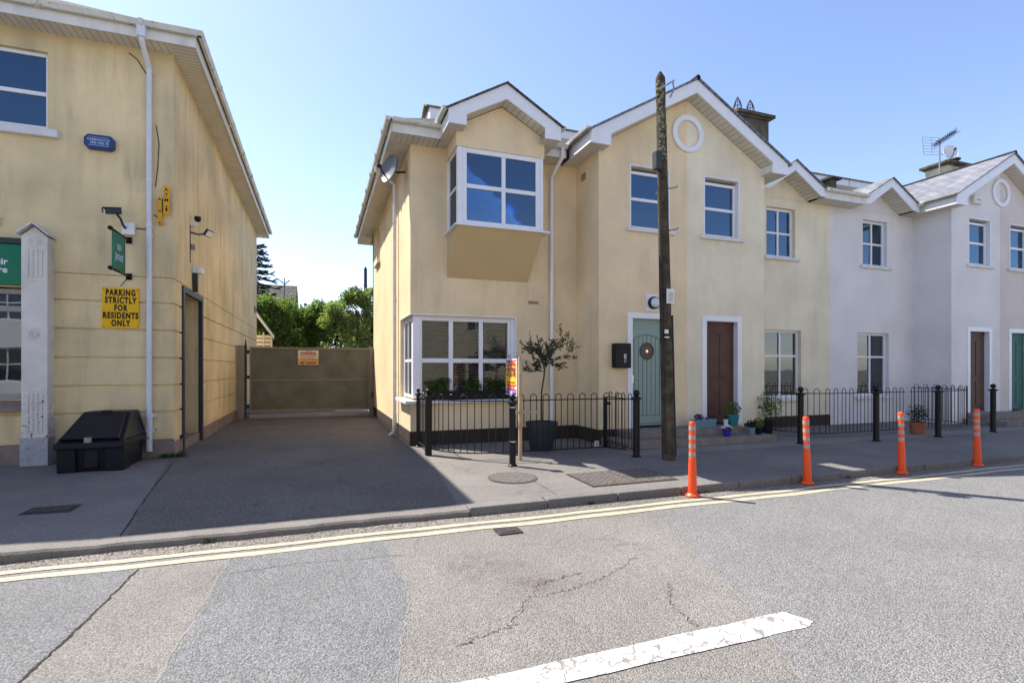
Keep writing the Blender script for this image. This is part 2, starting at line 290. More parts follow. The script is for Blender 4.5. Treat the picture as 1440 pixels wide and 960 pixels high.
# ------------------------------------------------------------------ mesh helpers
class MB:
    def __init__(s): s.v = []; s.f = []; s.m = []; s.mats = []; s.uv = {}
    def mi(s, name):
        if name not in s.mats: s.mats.append(name)
        return s.mats.index(name)
    def add(s, vs, fs, mt=None):
        o = len(s.v); s.v += [Vector(p) for p in vs]; k = s.mi(mt) if mt else 0
        for f in fs: s.f.append([o + i for i in f]); s.m.append(k)
        return s
    def box(s, x0, x1, y0, y1, z0, z1, mt=None):
        x0, x1 = min(x0, x1), max(x0, x1); y0, y1 = min(y0, y1), max(y0, y1); z0, z1 = min(z0, z1), max(z0, z1)
        return s.add([(x0, y0, z0), (x1, y0, z0), (x1, y1, z0), (x0, y1, z0), (x0, y0, z1), (x1, y0, z1), (x1, y1, z1), (x0, y1, z1)],
                     [(3, 2, 1, 0), (4, 5, 6, 7), (0, 1, 5, 4), (1, 2, 6, 5), (2, 3, 7, 6), (3, 0, 4, 7)], mt)
    def prism(s, poly, axis, a, b, mt=None):
        # poly: 2d points; axis 'x': (y,z) 'y': (x,z) 'z': (x,y)
        def P(p, t): return (t, p[0], p[1]) if axis == 'x' else ((p[0], t, p[1]) if axis == 'y' else (p[0], p[1], t))
        n = len(poly); vs = [P(p, a) for p in poly] + [P(p, b) for p in poly]
        fs = [tuple(range(n)), tuple(range(2 * n - 1, n - 1, -1))] + [(i, n + i, n + (i + 1) % n, (i + 1) % n) for i in range(n)]
        return s.add(vs, fs, mt)
    def tube(s, pts, r, n=8, mt=None, cap=True):
        pts = [Vector(p) for p in pts]; rs = r if isinstance(r, (list, tuple)) else [r] * len(pts)
        vs = []; fs = []; up = Vector((0, 0, 1))
        d0 = (pts[1] - pts[0]).normalized(); a = d0.cross(up)
        if a.length < .01: a = d0.cross(Vector((1, 0, 0)))
        a.normalize()
        for i, p in enumerate(pts):
            if i == 0: d = pts[1] - p
            elif i == len(pts) - 1: d = p - pts[i - 1]
            else: d = (pts[i + 1] - p).normalized() + (p - pts[i - 1]).normalized()
            if d.length < 1e-6: d = d0
            d.normalize(); a = (a - d * a.dot(d))
            if a.length < 1e-4: a = d.orthogonal()
            a.normalize(); b = d.cross(a)
            for k in range(n):
                t = 2 * math.pi * k / n; vs.append(p + (a * math.cos(t) + b * math.sin(t)) * rs[i])
        for i in range(len(pts) - 1):
            for k in range(n): fs.append((i * n + k, i * n + (k + 1) % n, (i + 1) * n + (k + 1) % n, (i + 1) * n + k))
        if cap: fs.append(tuple(range(n - 1, -1, -1))); fs.append(tuple((len(pts) - 1) * n + k for k in range(n)))
        return s.add(vs, fs, mt)
    def lathe(s, prof, x, y, z=0, n=24, mt=None):
        vs = []; fs = []
        for r, h in prof:
            for k in range(n):
                t = 2 * math.pi * k / n; vs.append((x + r * math.cos(t), y + r * math.sin(t), z + h))
        for i in range(len(prof) - 1):
            for k in range(n): fs.append((i * n + k, i * n + (k + 1) % n, (i + 1) * n + (k + 1) % n, (i + 1) * n + k))
        fs.append(tuple(range(n - 1, -1, -1))); fs.append(tuple((len(prof) - 1) * n + k for k in range(n)))
        return s.add(vs, fs, mt)
    def quad(s, a, b, c, d, mt=None, uv=None):
        if uv: s.uv[len(s.f)] = uv
        return s.add([a, b, c, d], [(0, 1, 2, 3)], mt)
    def slab(s, a, b, c, d, t, mt=None):
        # thick sloped slab: a,b lower edge; c,d upper edge (d above a). uv in metres
        a, b, c, d = map(Vector, (a, b, c, d)); nrm = (b - a).cross(d - a).normalized()
        if nrm.z < 0: nrm = -nrm
        L_ = (b - a).length; e = (b - a).normalized(); 
        o = len(s.f)
        vs = [a, b, c, d, a - nrm * t, b - nrm * t, c - nrm * t, d - nrm * t]
        s.add(vs, [(0, 1, 2, 3), (7, 6, 5, 4), (0, 4, 5, 1), (1, 5, 6, 2), (2, 6, 7, 3), (3, 7, 4, 0)], mt)
        g = e; h = nrm.cross(e)
        if h.z < 0: h = -h
        def U(p): return ((p - a).dot(g), (p - a).dot(h))
        s.uv[o] = [U(p) for p in (a, b, c, d)]
        return s
    def xform(s, mtx, start=0):
        for i in range(start, len(s.v)): s.v[i] = mtx @ s.v[i]
        return s
    def grid(s, plane, p, t, u0, u1, z0, z1, holes, mt=None):
        """wall with rectangular holes. plane 'y': spans x u0..u1 at y=p, thickness to p+t. plane 'x': spans y."""
        us = sorted({u0, u1} | {max(u0, min(u1, h[i])) for h in holes for i in (0, 1)})
        zs = sorted({z0, z1} | {max(z0, min(z1, h[i])) for h in holes for i in (2, 3)})
        def on(i, j):
            if i < 0 or j < 0 or i >= len(us) - 1 or j >= len(zs) - 1: return False
            cu = (us[i] + us[i + 1]) / 2; cz = (zs[j] + zs[j + 1]) / 2
            return not any(h[0] < cu < h[1] and h[2] < cz < h[3] for h in holes)
        def P(u, q, z): return (u, q, z) if plane == 'y' else (q, u, z)
        for i in range(len(us) - 1):
            for j in range(len(zs) - 1):
                if not on(i, j): continue
                a, b, c, d = us[i], us[i + 1], zs[j], zs[j + 1]
                s.quad(P(a, p, c), P(b, p, c), P(b, p, d), P(a, p, d), mt)
                s.quad(P(a, p + t, c), P(a, p + t, d), P(b, p + t, d), P(b, p + t, c), mt)
                if not on(i - 1, j): s.quad(P(a, p, c), P(a, p, d), P(a, p + t, d), P(a, p + t, c), mt)
                if not on(i + 1, j): s.quad(P(b, p, c), P(b, p + t, c), P(b, p + t, d), P(b, p, d), mt)
                if not on(i, j - 1): s.quad(P(a, p, c), P(a, p + t, c), P(b, p + t, c), P(b, p, c), mt)
                if not on(i, j + 1): s.quad(P(a, p, d), P(b, p, d), P(b, p + t, d), P(a, p + t, d), mt)
        return s
    def build(s, name, mt=None, parent=None, bevel=0, smooth=False, label=None, cat=None, group=None, kind=None, origin=None, weld=False):
        me = bpy.data.meshes.new(name)
        off = Vector((0, 0, 0))
        if parent is not None:
            off = wloc(parent)
        elif origin is not None: off = Vector(origin)
        me.from_pydata([tuple(v - off) for v in s.v], [], s.f)
        if s.mats:
            for n in s.mats: me.materials.append(M[n])
            for i, p in enumerate(me.polygons): p.material_index = s.m[i]
        else: me.materials.append(M[mt])
        if s.uv:
            ul = me.uv_layers.new(name='UVMap')
            for fi, uvs in s.uv.items():
                p = me.polygons[fi]
                for li, q in zip(p.loop_indices, uvs): ul.data[li].uv = q
        bm = bmesh.new(); bm.from_mesh(me)
        if weld: bmesh.ops.remove_doubles(bm, verts=bm.verts, dist=1e-5)
        if not s.uv: bmesh.ops.recalc_face_normals(bm, faces=bm.faces)
        if smooth:
            for f in bm.faces: f.smooth = True
            for e in bm.edges:
                if len(e.link_faces) == 2 and e.calc_face_angle(0) > R(40): e.smooth = False
        bm.to_mesh(me); bm.free()
        o = bpy.data.objects.new(name, me); COL.objects.link(o)
        if parent is not None: o.parent = parent
        elif origin is not None: o.location = off
        if bevel:
            b = o.modifiers.new('bevel', 'BEVEL'); b.width = bevel; b.segments = 2; b.limit_method = 'ANGLE'; b.angle_limit = R(40)
        if label: o['label'] = label
        if cat: o['category'] = cat
        if group: o['group'] = group
        if kind: o['kind'] = kind
        return o
def wloc(o):
    v = Vector((0, 0, 0))
    while o is not None: v += o.location; o = o.parent
    return v
def thing(name, label, cat, loc, group=None):
    o = bpy.data.objects.new(name, None); COL.objects.link(o); o.location = loc; o.empty_display_size = .2
    o['label'] = label; o['category'] = cat
    if group: o['group'] = group
    return o
def structure(mb, name, mt=None, **k): return mb.build(name, mt, kind='structure', **k)
def copy_tree(o, parent=None):
    c = o.copy(); COL.objects.link(c)
    if parent is not None: c.parent = parent
    for ch in [x for x in o.children]: copy_tree(ch, c)
    return c
def text(body, name, mt, size, loc, xdir, ydir, parent, align='CENTER', bold=.0, sx=1., ext=.0015, spacing=1.0):
    cu = bpy.data.curves.new('txt', 'FONT'); cu.body = body; cu.size = size; cu.align_x = align; cu.align_y = 'CENTER'
    cu.extrude = ext; cu.offset = bold; cu.resolution_u = 3; cu.space_character = spacing
    t = bpy.data.objects.new('txt', cu); COL.objects.link(t)
    bpy.context.view_layer.update()
    me = bpy.data.meshes.new_from_object(t.evaluated_get(bpy.context.evaluated_depsgraph_get()))
    bpy.data.objects.remove(t)
    xd = Vector(xdir).normalized(); yd = Vector(ydir).normalized(); zd = xd.cross(yd)
    base = Vector(loc) - wloc(parent)
    for v in me.vertices:
        p = v.co.copy(); v.co = base + xd * (p.x * sx) + yd * p.y + zd * p.z
    me.materials.clear(); me.materials.append(M[mt]); me.name = name
    o = bpy.data.objects.new(name, me); COL.objects.link(o); o.parent = parent
    return o

def leafcloud(mb, pts, n, size, rnd, mt=None, aspect=.55, up=.3):
    """pts: list of (centre, radii)"""
    wts = [r[0] * r[1] * r[2] for _, r in pts]
    for i in range(n):
        c, r = rnd.choices(pts, wts)[0]
        d = Vector((rnd.gauss(0, 1), rnd.gauss(0, 1), rnd.gauss(0, 1))).normalized() * (rnd.random() ** .45)
        p = Vector((c[0] + d.x * r[0], c[1] + d.y * r[1], c[2] + d.z * r[2]))
        a = Vector((rnd.gauss(0, 1), rnd.gauss(0, 1), rnd.gauss(0, 1) + up)).normalized(); b = a.orthogonal().normalized()
        b = Matrix.Rotation(rnd.random() * 6.28, 3, a) @ b; c2 = a.cross(b); s = size * rnd.uniform(.6, 1.3)
        mb.add([p - b * s, p + c2 * s * aspect, p + b * s, p - c2 * s * aspect], [(0, 1, 2, 3)], mt)

# ------------------------------------------------------------------ generic window
def window(parent, plane, at, u0, u1, z0, z1, cols, rows, inward=1, fr=.055, glassm='glass', room=True, depth=.07, blind=None, sill=None, sillm='sill', outer=.0, framem='upvc', roomm='interior', muntin=.05, roomdepth=1.3):
    """frame mesh + pane + interior. cols/rows: fractions list of dividers. plane 'y' at y=at facing -Y ; 'x' facing -X."""
    def P(u, q, z): return (u, at + q * inward, z) if plane == 'y' else (at + q * inward, u, z)
    def bx(mb, a, b, q0, q1, c, d, m=None):
        p, r = P(a, q0, c), P(b, q1, d); mb.box(p[0], r[0], p[1], r[1], p[2], r[2], m)
    f = MB()
    bx(f, u0, u0 + fr, 0, depth, z0, z1); bx(f, u1 - fr, u1, 0, depth, z0, z1)
    bx(f, u0 + fr, u1 - fr, 0, depth, z0, z0 + fr); bx(f, u0 + fr, u1 - fr, 0, depth, z1 - fr, z1)
    for cf in cols:
        u = u0 + (u1 - u0) * cf; bx(f, u - muntin / 2, u + muntin / 2, .003, depth - .003, z0 + fr, z1 - fr)
    edges = [u0 + fr] + [v for cf in cols for v in (u0 + (u1 - u0) * cf - muntin / 2, u0 + (u1 - u0) * cf + muntin / 2)] + [u1 - fr]
    for rf in rows:
        z = z0 + (z1 - z0) * rf
        for k in range(0, len(edges), 2): bx(f, edges[k], edges[k + 1], .006, depth - .006, z - muntin / 2, z + muntin / 2)
    fo = f.build('window', framem, parent, bevel=.006)
    g = MB(); bx(g, u0 + fr * .5, u1 - fr * .5, depth * .5, depth * .5 + .004, z0 + fr * .5, z1 - fr * .5)
    g.build('pane', glassm, fo)
    if room:
        r = MB()
        a, b, q0, q1, c, d = u0 - .05, u1 + .05, depth + .25, depth + roomdepth, z0 - .1, z1 + .1
        def qd(*p): r.quad(*[P(*x) for x in p])
        qd((a, q1, c), (b, q1, c), (b, q1, d), (a, q1, d)); qd((a, q0, c), (a, q1, c), (a, q1, d), (a, q0, d)); qd((b, q0, c), (b, q1, c), (b, q1, d), (b, q0, d))
        qd((a, q0, c), (b, q0, c), (b, q1, c), (a, q1, c)); qd((a, q0, d), (b, q0, d), (b, q1, d), (a, q1, d))
        r.build('room_interior', roomm, fo)
    if blind:
        z_b, step, bm_ = blind; bl = MB(); z = z1 - fr
        if step >= .3: bx(bl, u0 + fr, u1 - fr, depth + .03, depth + .035, z_b, z); z = -1
        while z > z_b:
            p = [P(u0 + fr + .01, depth + .05, z), P(u1 - fr - .01, depth + .05, z), P(u1 - fr - .01, depth + .05 + step * .45, z - step * .32), P(u0 + fr + .01, depth + .05 + step * .45, z - step * .32)]
            p2 = [Vector(q) - Vector((0, 0, .004)) for q in p]
            bl.add(p + p2, [(0, 1, 2, 3), (7, 6, 5, 4), (0, 4, 5, 1), (1, 5, 6, 2), (2, 6, 7, 3), (3, 7, 4, 0)]); z -= step
        bl.build('blind', bm_, fo)
    if sill:
        a, b, q0, c, d = sill; sm = MB(); bx(sm, a, b, q0, .0, c, d); sm.build('sill', sillm, fo, bevel=.008)
    return fo

# ================================================================== GROUND
structure(MB().box(-400, 400, -400, 600, -.30, -.20), 'ground', 'road_brown')
rd = MB(); rd.box(-60, 60, -4.2, 5.60, -.3, -.12); structure(rd, 'road', 'road_brown')
def PZ(x, y):
    kn = [(-60, 0), (-3.2, 0), (-1.9, .055), (1.3, .055), (2.2, .03), (60, .03)]
    for (a, da), (b, db) in zip(kn[:-1], kn[1:]):
        if a <= x <= b: d = da + (db - da) * (x - a) / (b - a); break
    f = min(1, max(0, (7.2 - y) / 1.8)); return -d * f
def drape(mb, x0f, x1f, y0, y1, dz, nx=24, ny=8):
    for j in range(ny):
        ya, yb = y0 + (y1 - y0) * j / ny, y0 + (y1 - y0) * (j + 1) / ny
        for i in range(nx):
            X_ = lambda k, y: x0f(y) + (x1f(y) - x0f(y)) * k / nx
            mb.quad(*[(X_(k, y), y, PZ(X_(k, y), y) + dz) for k, y in ((i, ya), (i + 1, ya), (i + 1, yb), (i, yb))])
pv = MB(); drape(pv, lambda y: -8, lambda y: 8, 5.52, 7.2, 0, 80, 8); pv.quad((-60, 5.52, 0), (-8, 5.52, 0), (-8, 7.2, 0), (-60, 7.2, 0)); pv.quad((8, 5.52, PZ(9, 5.52)), (60, 5.52, PZ(9, 5.52)), (60, 7.2, 0), (8, 7.2, 0)); pv.quad((-60, 7.2, 0), (60, 7.2, 0), (60, 60, 0), (-60, 60, 0)); structure(pv, 'pavement', 'pavement', weld=True)
far = MB(); far.box(-60, 60, -6.4, -4.2, -.25, 0.0); structure(far, 'far_pavement', 'pavement')
rnd = random.Random(5)
def jag(pts, n, amp, rnd):
    out = []
    for (a, b) in zip(pts[:-1], pts[1:]):
        for k in range(n):
            t = k / n; out.append((a[0] + (b[0] - a[0]) * t + rnd.uniform(-amp, amp), a[1] + (b[1] - a[1]) * t + rnd.uniform(-amp, amp)))
    out.append(pts[-1]); return out
edgeL = jag([(-1.33, 4.88), (-1.36, 4.0), (-1.42, 3.2), (-1.5, -4.2)], 14, .012, rnd)
edgeM1 = jag([(-.70, 4.88), (-.72, 4.2), (-.76, 3.2), (-.8, 1.0), (-.8, -4.2)], 12, .015, rnd)
edgeM2 = jag([(.52, 4.88), (.56, 4.6), (.60, 3.9), (.56, 3.5), (.45, 3.1), (.36, 2.6), (.3, 1), (.3, -4.2)], 10, .02, rnd)
edgeR = jag([(3.42, 4.88), (3.39, 4.7), (3.0, 3.7), (2.67, 2.73), (2.45, 2.3), (2.27, 1.95), (1.6, -4.2)], 12, .012, rnd)
def sheet(left, right, z, name, mt):
    mb = MB(); poly = left + right[::-1]
    mb.add([(x, y, z) for x, y in poly], [tuple(range(len(poly)))]); o = structure(mb, name, mt)
    return o
sheet([(-60, 4.88), (-60, -4.2)], edgeL, -.1180, 'road_patch', 'road_blue')
sheet(edgeM1, edgeM2, -.1180, 'road_patch', 'road_blue')
sheet(edgeR, [(60, 4.88), (60, -4.2)], -.1180, 'road_patch', 'road_right')
sheet([(-60, 5.0), (-60, 5.40)], jag([(60, 5.4), (60, 5.0)], 1, 0, rnd)[::-1], -.1180, 'road_gutter', 'gutter_dirt') if False else None
gt = MB()
xs = [-60] + [(-4 + i * .12) for i in range(150)] + [60]
top = [(x, 5.42) for x in xs]; bot = [(x, 5.17 + rnd.uniform(-.05, .05)) for x in xs]
for i in range(len(xs) - 1): gt.quad((bot[i][0], bot[i][1], -.1180), (bot[i + 1][0], bot[i + 1][1], -.1180), (top[i + 1][0], top[i + 1][1], -.1180), (top[i][0], top[i][1], -.1180))
structure(gt, 'road_gutter', 'gutter_dirt')
# cracks
mat('crack', (.025, .023, .02), .9)
mat('seam', (.245, .23, .21), .9)
ck = MB()
def crack(pts, wd, z=-.1165, n=16, amp=.02, mb=ck):
    p = jag(pts, n, amp, rnd); 
    for a, b in zip(p[:-1], p[1:]):
        d = Vector((b[0] - a[0], b[1] - a[1])); 
        if d.length < 1e-5: continue
        d.normalize(); w1 = wd * rnd.uniform(.3, 1.1); w2 = wd * rnd.uniform(.3, 1.1)
        mb.quad((a[0] - d.y * w1, a[1] + d.x * w1, z), (a[0] + d.y * w1, a[1] - d.x * w1, z), (b[0] + d.y * w2, b[1] - d.x * w2, z), (b[0] - d.y * w2, b[1] + d.x * w2, z))
crack([(-1.33, 4.86), (-1.36, 4.0), (-1.42, 3.2), (-1.5, 1)], .010, n=30, amp=.008)
crack([(.65, 4.45), (-.2, 4.55), (-.7, 4.5)], .0028, n=22)
crack([(1.45, 3.3), (2.0, 3.45), (2.5, 3.75)], .0022, n=26, amp=.03)
crack([(.75, 2.9), (1.1, 3.0), (1.5, 3.5), (1.9, 3.6)], .0025, n=22, amp=.03)
crack([(2.15, 2.6), (2.2, 2.9), (2.4, 3.2)], .002, n=22, amp=.02)
structure(ck, 'road_crack', 'crack')
sm = MB(); crack([(3.39, 4.7), (3.0, 3.7), (2.67, 2.73), (2.45, 2.3), (2.27, 1.95), (1.6, -1)], .007, -.1168, 18, .006, sm)
crack([(.52, 4.86), (.56, 4.6), (.60, 3.9), (.56, 3.5), (.45, 3.1), (.36, 2.6), (.3, 1)], .006, -.1168, 14, .012, sm)
crack([(-.70, 4.86), (-.72, 4.2), (-.76, 3.2), (-.8, 1.0)], .007, -.1168, 14, .012, sm)
structure(sm, 'road_seam', 'seam')
# lines
def stripe(y, hw, name):
    mb = MB(); x = -30
    while x < 60:
        st = .25 if -4 < x < 14 else 3
        x2 = x + st; yo = lambda q: y + .012 * math.sin(q * 2.1) + .008 * math.sin(q * 5.3)
        a = hw * (1 + .1 * math.sin(x * 7)); b = hw * (1 + .1 * math.sin(x2 * 7))
        mb.quad((x, yo(x) - a, -.1145), (x2, yo(x2) - b, -.1145), (x2, yo(x2) + b, -.1145), (x, yo(x) + a, -.1145)); x = x2
    structure(mb, name, 'paint_yellow')
stripe(4.93, .050, 'yellow_line'); stripe(5.10, .043, 'yellow_line')
dl = MB(); pts = [(-.35, 2.36), (2.78, 2.36), (2.88, 2.40), (2.80, 2.56), (-.35, 2.53)]
pj_ = jag(pts + [pts[0]], 16, .006, rnd)
dl.add([(x, y, -.1145) for x, y in pj_[:-1]], [tuple(range(len(pj_) - 1))]); structure(dl, 'white_dash', 'paint_white')
# kerb
kb = MB(); x = 1.5; rnd = random.Random(3)
while x < 40:
    L_ = .91; kb.box(x + .004, x + L_ - .004, 5.38 + rnd.uniform(-.006, .006), 5.54, -.2, PZ(x + .4, 5.4) + .010); x += L_
structure(kb, 'kerb', 'kerb', bevel=.018)
kl = MB(); xs_ = [-40, -8] + [-8 + .12 * i for i in range(1, 79)] + [1.492]
for a, b in zip(xs_[:-1], xs_[1:]):
    ya, yb = [5.385 + (.014 * math.sin(q * 3.1) + .010 * math.sin(q * 11.3) + .006 * math.sin(q * 29.1)) for q in (a, b)]
    za, zb = PZ(a, 5.4), PZ(b, 5.4)
    kl.quad((a, ya + .02, za + .002), (b, yb + .02, zb + .002), (b, 5.56, PZ(b, 5.56) + .002), (a, 5.56, PZ(a, 5.56) + .002)); kl.quad((a, ya, za - .018), (b, yb, zb - .018), (b, yb + .02, zb + .002), (a, ya + .02, za + .002)); kl.quad((a, ya, -.2), (b, yb, -.2), (b, yb, zb - .018), (a, ya, za - .018))
structure(kl, 'dropped_kerb', 'pavement', weld=True)
# driveway and strips on pavement
dv = MB(); xl = lambda y: -1.62 + (min(y, 9.9) - 5.6) / 4.3 * -.66; xr = lambda y: 1.42 + min(1, max(0, (y - 5.6) / 3)) * .27
drape(dv, xl, xr, 5.62, 7.2, .004, 20, 8); drape(dv, xl, lambda y: min(xr(y), 1.6) if y > 9.4 else xr(y), 7.2, 9.9, .004, 2, 8); dv.quad((-2.3, 9.9, .004), (1.6, 9.9, .004), (1.6, 24, .004), (-2.3, 24, .004)); structure(dv, 'driveway', 'drive')
ps = MB(); ps.box(4.9, 40, 7.42, 7.93, -.05, .005); structure(ps, 'pavement_strip', 'pavement_strip')
jt = MB()
crack([(-2.12, 9.4), (-1.67, 5.6)], .008, .0075, 14, .006, jt)
for X in (2.6, 4.6, 8.0, 11.2, 14.4, 17.6): crack([(X, 5.56), (X + .05, 7.4)], .004, .0075, 8, .003, jt)
crack([(1.75, 5.75), (12, 5.75)], .003, .0075, 20, .004, jt)
for v_ in jt.v: v_.z += PZ(v_.x, v_.y)
structure(jt, 'pavement_joint', 'crack')

db = MB(); rd_ = random.Random(12)
for k in range(900):
    x = rd_.uniform(-3, 12); y = 5.37 - abs(rd_.gauss(0, .07)); q = rd_.uniform(.004, .011)
    db.add([(x - q, y, -.116), (x, y - q, -.116), (x + q, y, -.116), (x, y + q, -.116), (x + q * .2, y, -.116 + q)], [(0, 1, 4), (1, 2, 4), (2, 3, 4), (3, 0, 4)])
db.build('gutter_debris', 'stone_step', label='loose grit and pebbles lying in the gutter along the kerb', cat='grit', kind='stuff')
kw = MB(); leafcloud(kw, [((x_, 5.36, -.10), (.05, .02, .02)) for x_ in (-.95, -.9, 2.95, 4.45, 4.6, 7.1)], 160, .012, rd_); kw.build('kerb_weeds', 'weed', label='small green weeds growing out of the kerb joint', cat='weeds', kind='stuff')
# ================================================================== covers
def cover_round():
    t = thing('manhole_cover', 'round ribbed manhole cover in the sunlit pavement', 'manhole cover', (2.42, 6.55, 0))
    MB().lathe([(.33, -.02), (.33, .009), (.31, .010), (.31, .006)], 2.42, 6.55, 0, 40).build('ring', 'iron_cover', t)
    r = MB()
    for k in range(-9, 10):
        o = k * .032; hl = math.sqrt(max(0, .30 ** 2 - o * o)) - .004
        s = len(r.v); r.box(-hl, hl, o - .008, o + .008, .004, .013); r.xform(Matrix.Translation((2.42, 6.55, 0)) @ Matrix.Rotation(R(62), 4, 'Z'), s)
    r.build('rib', 'iron_rib', t); t.location.z += PZ(2.42, 6.55) + .001; t.rotation_euler = (.018, 0, 0)
cover_round()
def cover_rect(x0, x1, y0, y1, label, nx, ny, mt='iron_cover', z=0., rib='iron_rib', name='service_cover', skew=0.):
    t = thing(name, label, 'drain cover', ((x0 + x1) / 2, (y0 + y1) / 2, z))
    b = MB().box(x0, x1, y0, y1, z - .02, z + .008); r = MB()
    for i in range(nx):
        for j in range(ny):
            a = x0 + .02 + (x1 - x0 - .04) * i / nx; c = y0 + .02 + (y1 - y0 - .04) * j / ny
            w_, h_ = (x1 - x0 - .04) / nx, (y1 - y0 - .04) / ny
            if (i + j) % 2: r.box(a + w_ * .15, a + w_ * .85, c + h_ * .35, c + h_ * .65, z + .006, z + .013)
            else: r.box(a + w_ * .35, a + w_ * .65, c + h_ * .15, c + h_ * .85, z + .006, z + .013)
    k = len(b.v); b.m = [b.mi(mt)] * len(b.f); b.v += r.v; q_ = b.mi(rib); b.f += [[i + k for i in f] for f in r.f]; b.m += [q_] * len(r.f); b.build('plate', None, t)
    e_ = MB(); e_.box(x0 - .03, x1 + .03, y0 - .03, y1 + .03, z - .03, z + .004); e_.build('frame', 'iron_dark', t)
    if y0 > 5.4: t.location.z += PZ((x0 + x1) / 2, (y0 + y1) / 2) + .002; t.rotation_euler = (.017 if x0 > 0 else 0, 0, 0)
cover_rect(3.22, 3.83, 5.78, 6.50, 'left half of the pair of rusty tread pattern covers near the kerb, in full sun', 12, 14)
cover_rect(3.84, 4.45, 5.78, 6.50, 'right half of the pair of rusty tread pattern covers, closer to the telegraph pole', 12, 14)
cover_rect(1.62, 1.80, 4.68, 4.82, 'small square iron cover in the road beside the double yellow lines', 4, 3, 'iron_dark', -.112, 'iron_cover', 'valve_cover')
cover_rect(-2.78, -2.42, 6.60, 6.84, 'small iron cover in the shaded pavement in front of the post office', 6, 4, 'iron_dark', .0, 'iron_cover', 'valve_cover')

# ================================================================== LEFT BUILDING
def left_building():
    t = thing('post_office_building', 'two storey cream rendered post office with stained banded walls and white eaves', 'building', (-2.25, 10, 0))
    W, S, bk = -9.0, -2.25, 22.2
    front_holes = [(-7.5, -4.14, .98, 2.66), (-5.2, -3.91, 5.13, 6.30), (-7.5, -4.14, 2.66, 2.68)]
    wl = MB()
    bands = [(0.0, .285, 0.02), (.305, .735, 0), (.765, 1.165, 0), (1.195, 1.61, 0), (1.64, 2.055, 0), (2.085, 2.50, 0), (2.53, 2.925, 0), (2.94, 6.62, 0)]
    for a, b, p in bands:
        if a == 0.0: continue
        wl.grid('y', 10.0, .03, W, S - .0, a, b, front_holes)
        wl.grid('x', S, -.03, 10.03, bk, a, b, [(10.66, 12.10, -1, 2.80)])
    wl.grid('y', 10.03, .27, W, S - .03, 0, 6.62, front_holes)
    wl.grid('x', S - .03, -.27, 10.30, bk, 0, 6.62, [(10.66, 12.10, -1, 2.80)])
    wl.box(W, S - .3, bk - .3, bk - .01, 0, 6.6); wl.box(W - .3, W, 10, bk, 0, 6.6)
    wl.build('wall', 'cream_old', t)
    g = MB(); g.grid('y', 9.985, .04, W, S + .012, 0, .29, [(-4.14, -3.83, -1, 1)]); g.grid('x', S + .015, -.04, 10.03, bk, 0, .23, [(10.60, 12.16, -1, 1)]); g.build('plinth', 'plinth_mauve', t)
    # door recess
    d = MB(); d.box(S - 1.0, S - .95, 10.6, 12.2, 0, 2.9); d.build('door', 'door_dark', t)
    rv = MB()
    rv.box(S - .95, S - .31, 12.101, 12.14, 0, 2.8); rv.box(S - .95, S - .31, 10.62, 10.659, 0, 2.8); rv.box(S - .95, S - .31, 10.66, 12.10, 2.801, 2.84); rv.build('door_reveal', 'reveal', t)
    st = MB().box(S - .95, S - .02, 10.66, 12.10, 0, .16); st.build('doorstep', 'stone_step', t, bevel=.01)
    fr = MB(); fr.box(S - .04, S + .03, 10.55, 10.665, 0, 2.90); fr.box(S - .04, S + .03, 12.095, 12.22, 0, 2.90); fr.box(S - .04, S + .03, 10.665, 12.095, 2.795, 2.90); fr.build('door_frame', 'frame_dark', t, bevel=.005)
    # windows
    window(t, 'y', 10.07, -5.2, -3.91, 5.13, 6.30, [.35], [.47], glassm='glass_blue', fr=.05, sill=(-5.35, -3.76, -.16, 4.98, 5.10), muntin=.06)
    window(t, 'y', 10.08, -7.5, -4.14, .98, 2.66, [.5], [.82], glassm='glass_dark', fr=.08, framem='grey_metal', muntin=.09, sill=(-7.5, -4.15, -.18, .80, .97), sillm='plinth_mauve')
    fd = MB(); fd.box(-7.6, -4.145, 9.86, 9.998, 3.31, 3.39); fd.build('canopy_rail', 'frame_dark', t)
    # pilaster
    p = MB(); p.box(-4.14, -3.83, 9.78, 9.998, .42, 3.42); 
    for zz in (2.75, 2.05, 1.88, 1.12): p.box(-4.10, -3.87, 9.772, 9.779, zz, zz + .012)
    for k in range(4):
        p.box(-4.08 + k * .055, -4.055 + k * .055, 9.768, 9.779, 2.80, 3.22); p.box(-4.08 + k * .055, -4.055 + k * .055, 9.768, 9.779, .50, 1.08)
    for (zc, rr) in ((3.33, .075), (1.965, .065)):
        for q in (1, .7, .4):
            n = 20; prev = None
            pts = [(-3.985 + math.cos(2 * math.pi * i / n) * rr * q, 9.776, zc + math.sin(2 * math.pi * i / n) * rr * q) for i in range(n + 1)]; p.tube(pts, .005, 5)
    p.prism([(-4.14, 3.42), (-3.83, 3.42), (-3.985, 3.56)], 'y', 9.78, 9.998); po = p.build('pilaster', 'pilaster', t)
    pb = MB().box(-4.155, -3.815, 9.76, 9.998, 0, .42); pb.build('pilaster_base', 'pilaster_base', po, bevel=.008)
    cp = MB()
    for s_ in (-1, 1):
        a = Vector((-3.985 + s_ * .19, 0, 3.43)); b = Vector((-3.985, 0, 3.60))
        cp.prism([(a.x, a.z), (b.x, b.z), (b.x, b.z + .025), (a.x - s_ * -.0, a.z + .025)], 'y', 9.70, 9.997)
    cp.build('pilaster_cap', 'pilaster', po)
    # eaves
    e = .38; X1 = S + e; Y0 = 10 - e; Y1 = bk + .5; X0 = W - e
    so_ = MB(); so_.box(X0, S, Y0, 10, 6.60, 6.62); so_.build('soffit', 'soffit_x', t)
    so2 = MB(); so2.box(S, X1, Y0, Y1, 6.60, 6.62); so2.build('soffit', 'soffit_y', t)
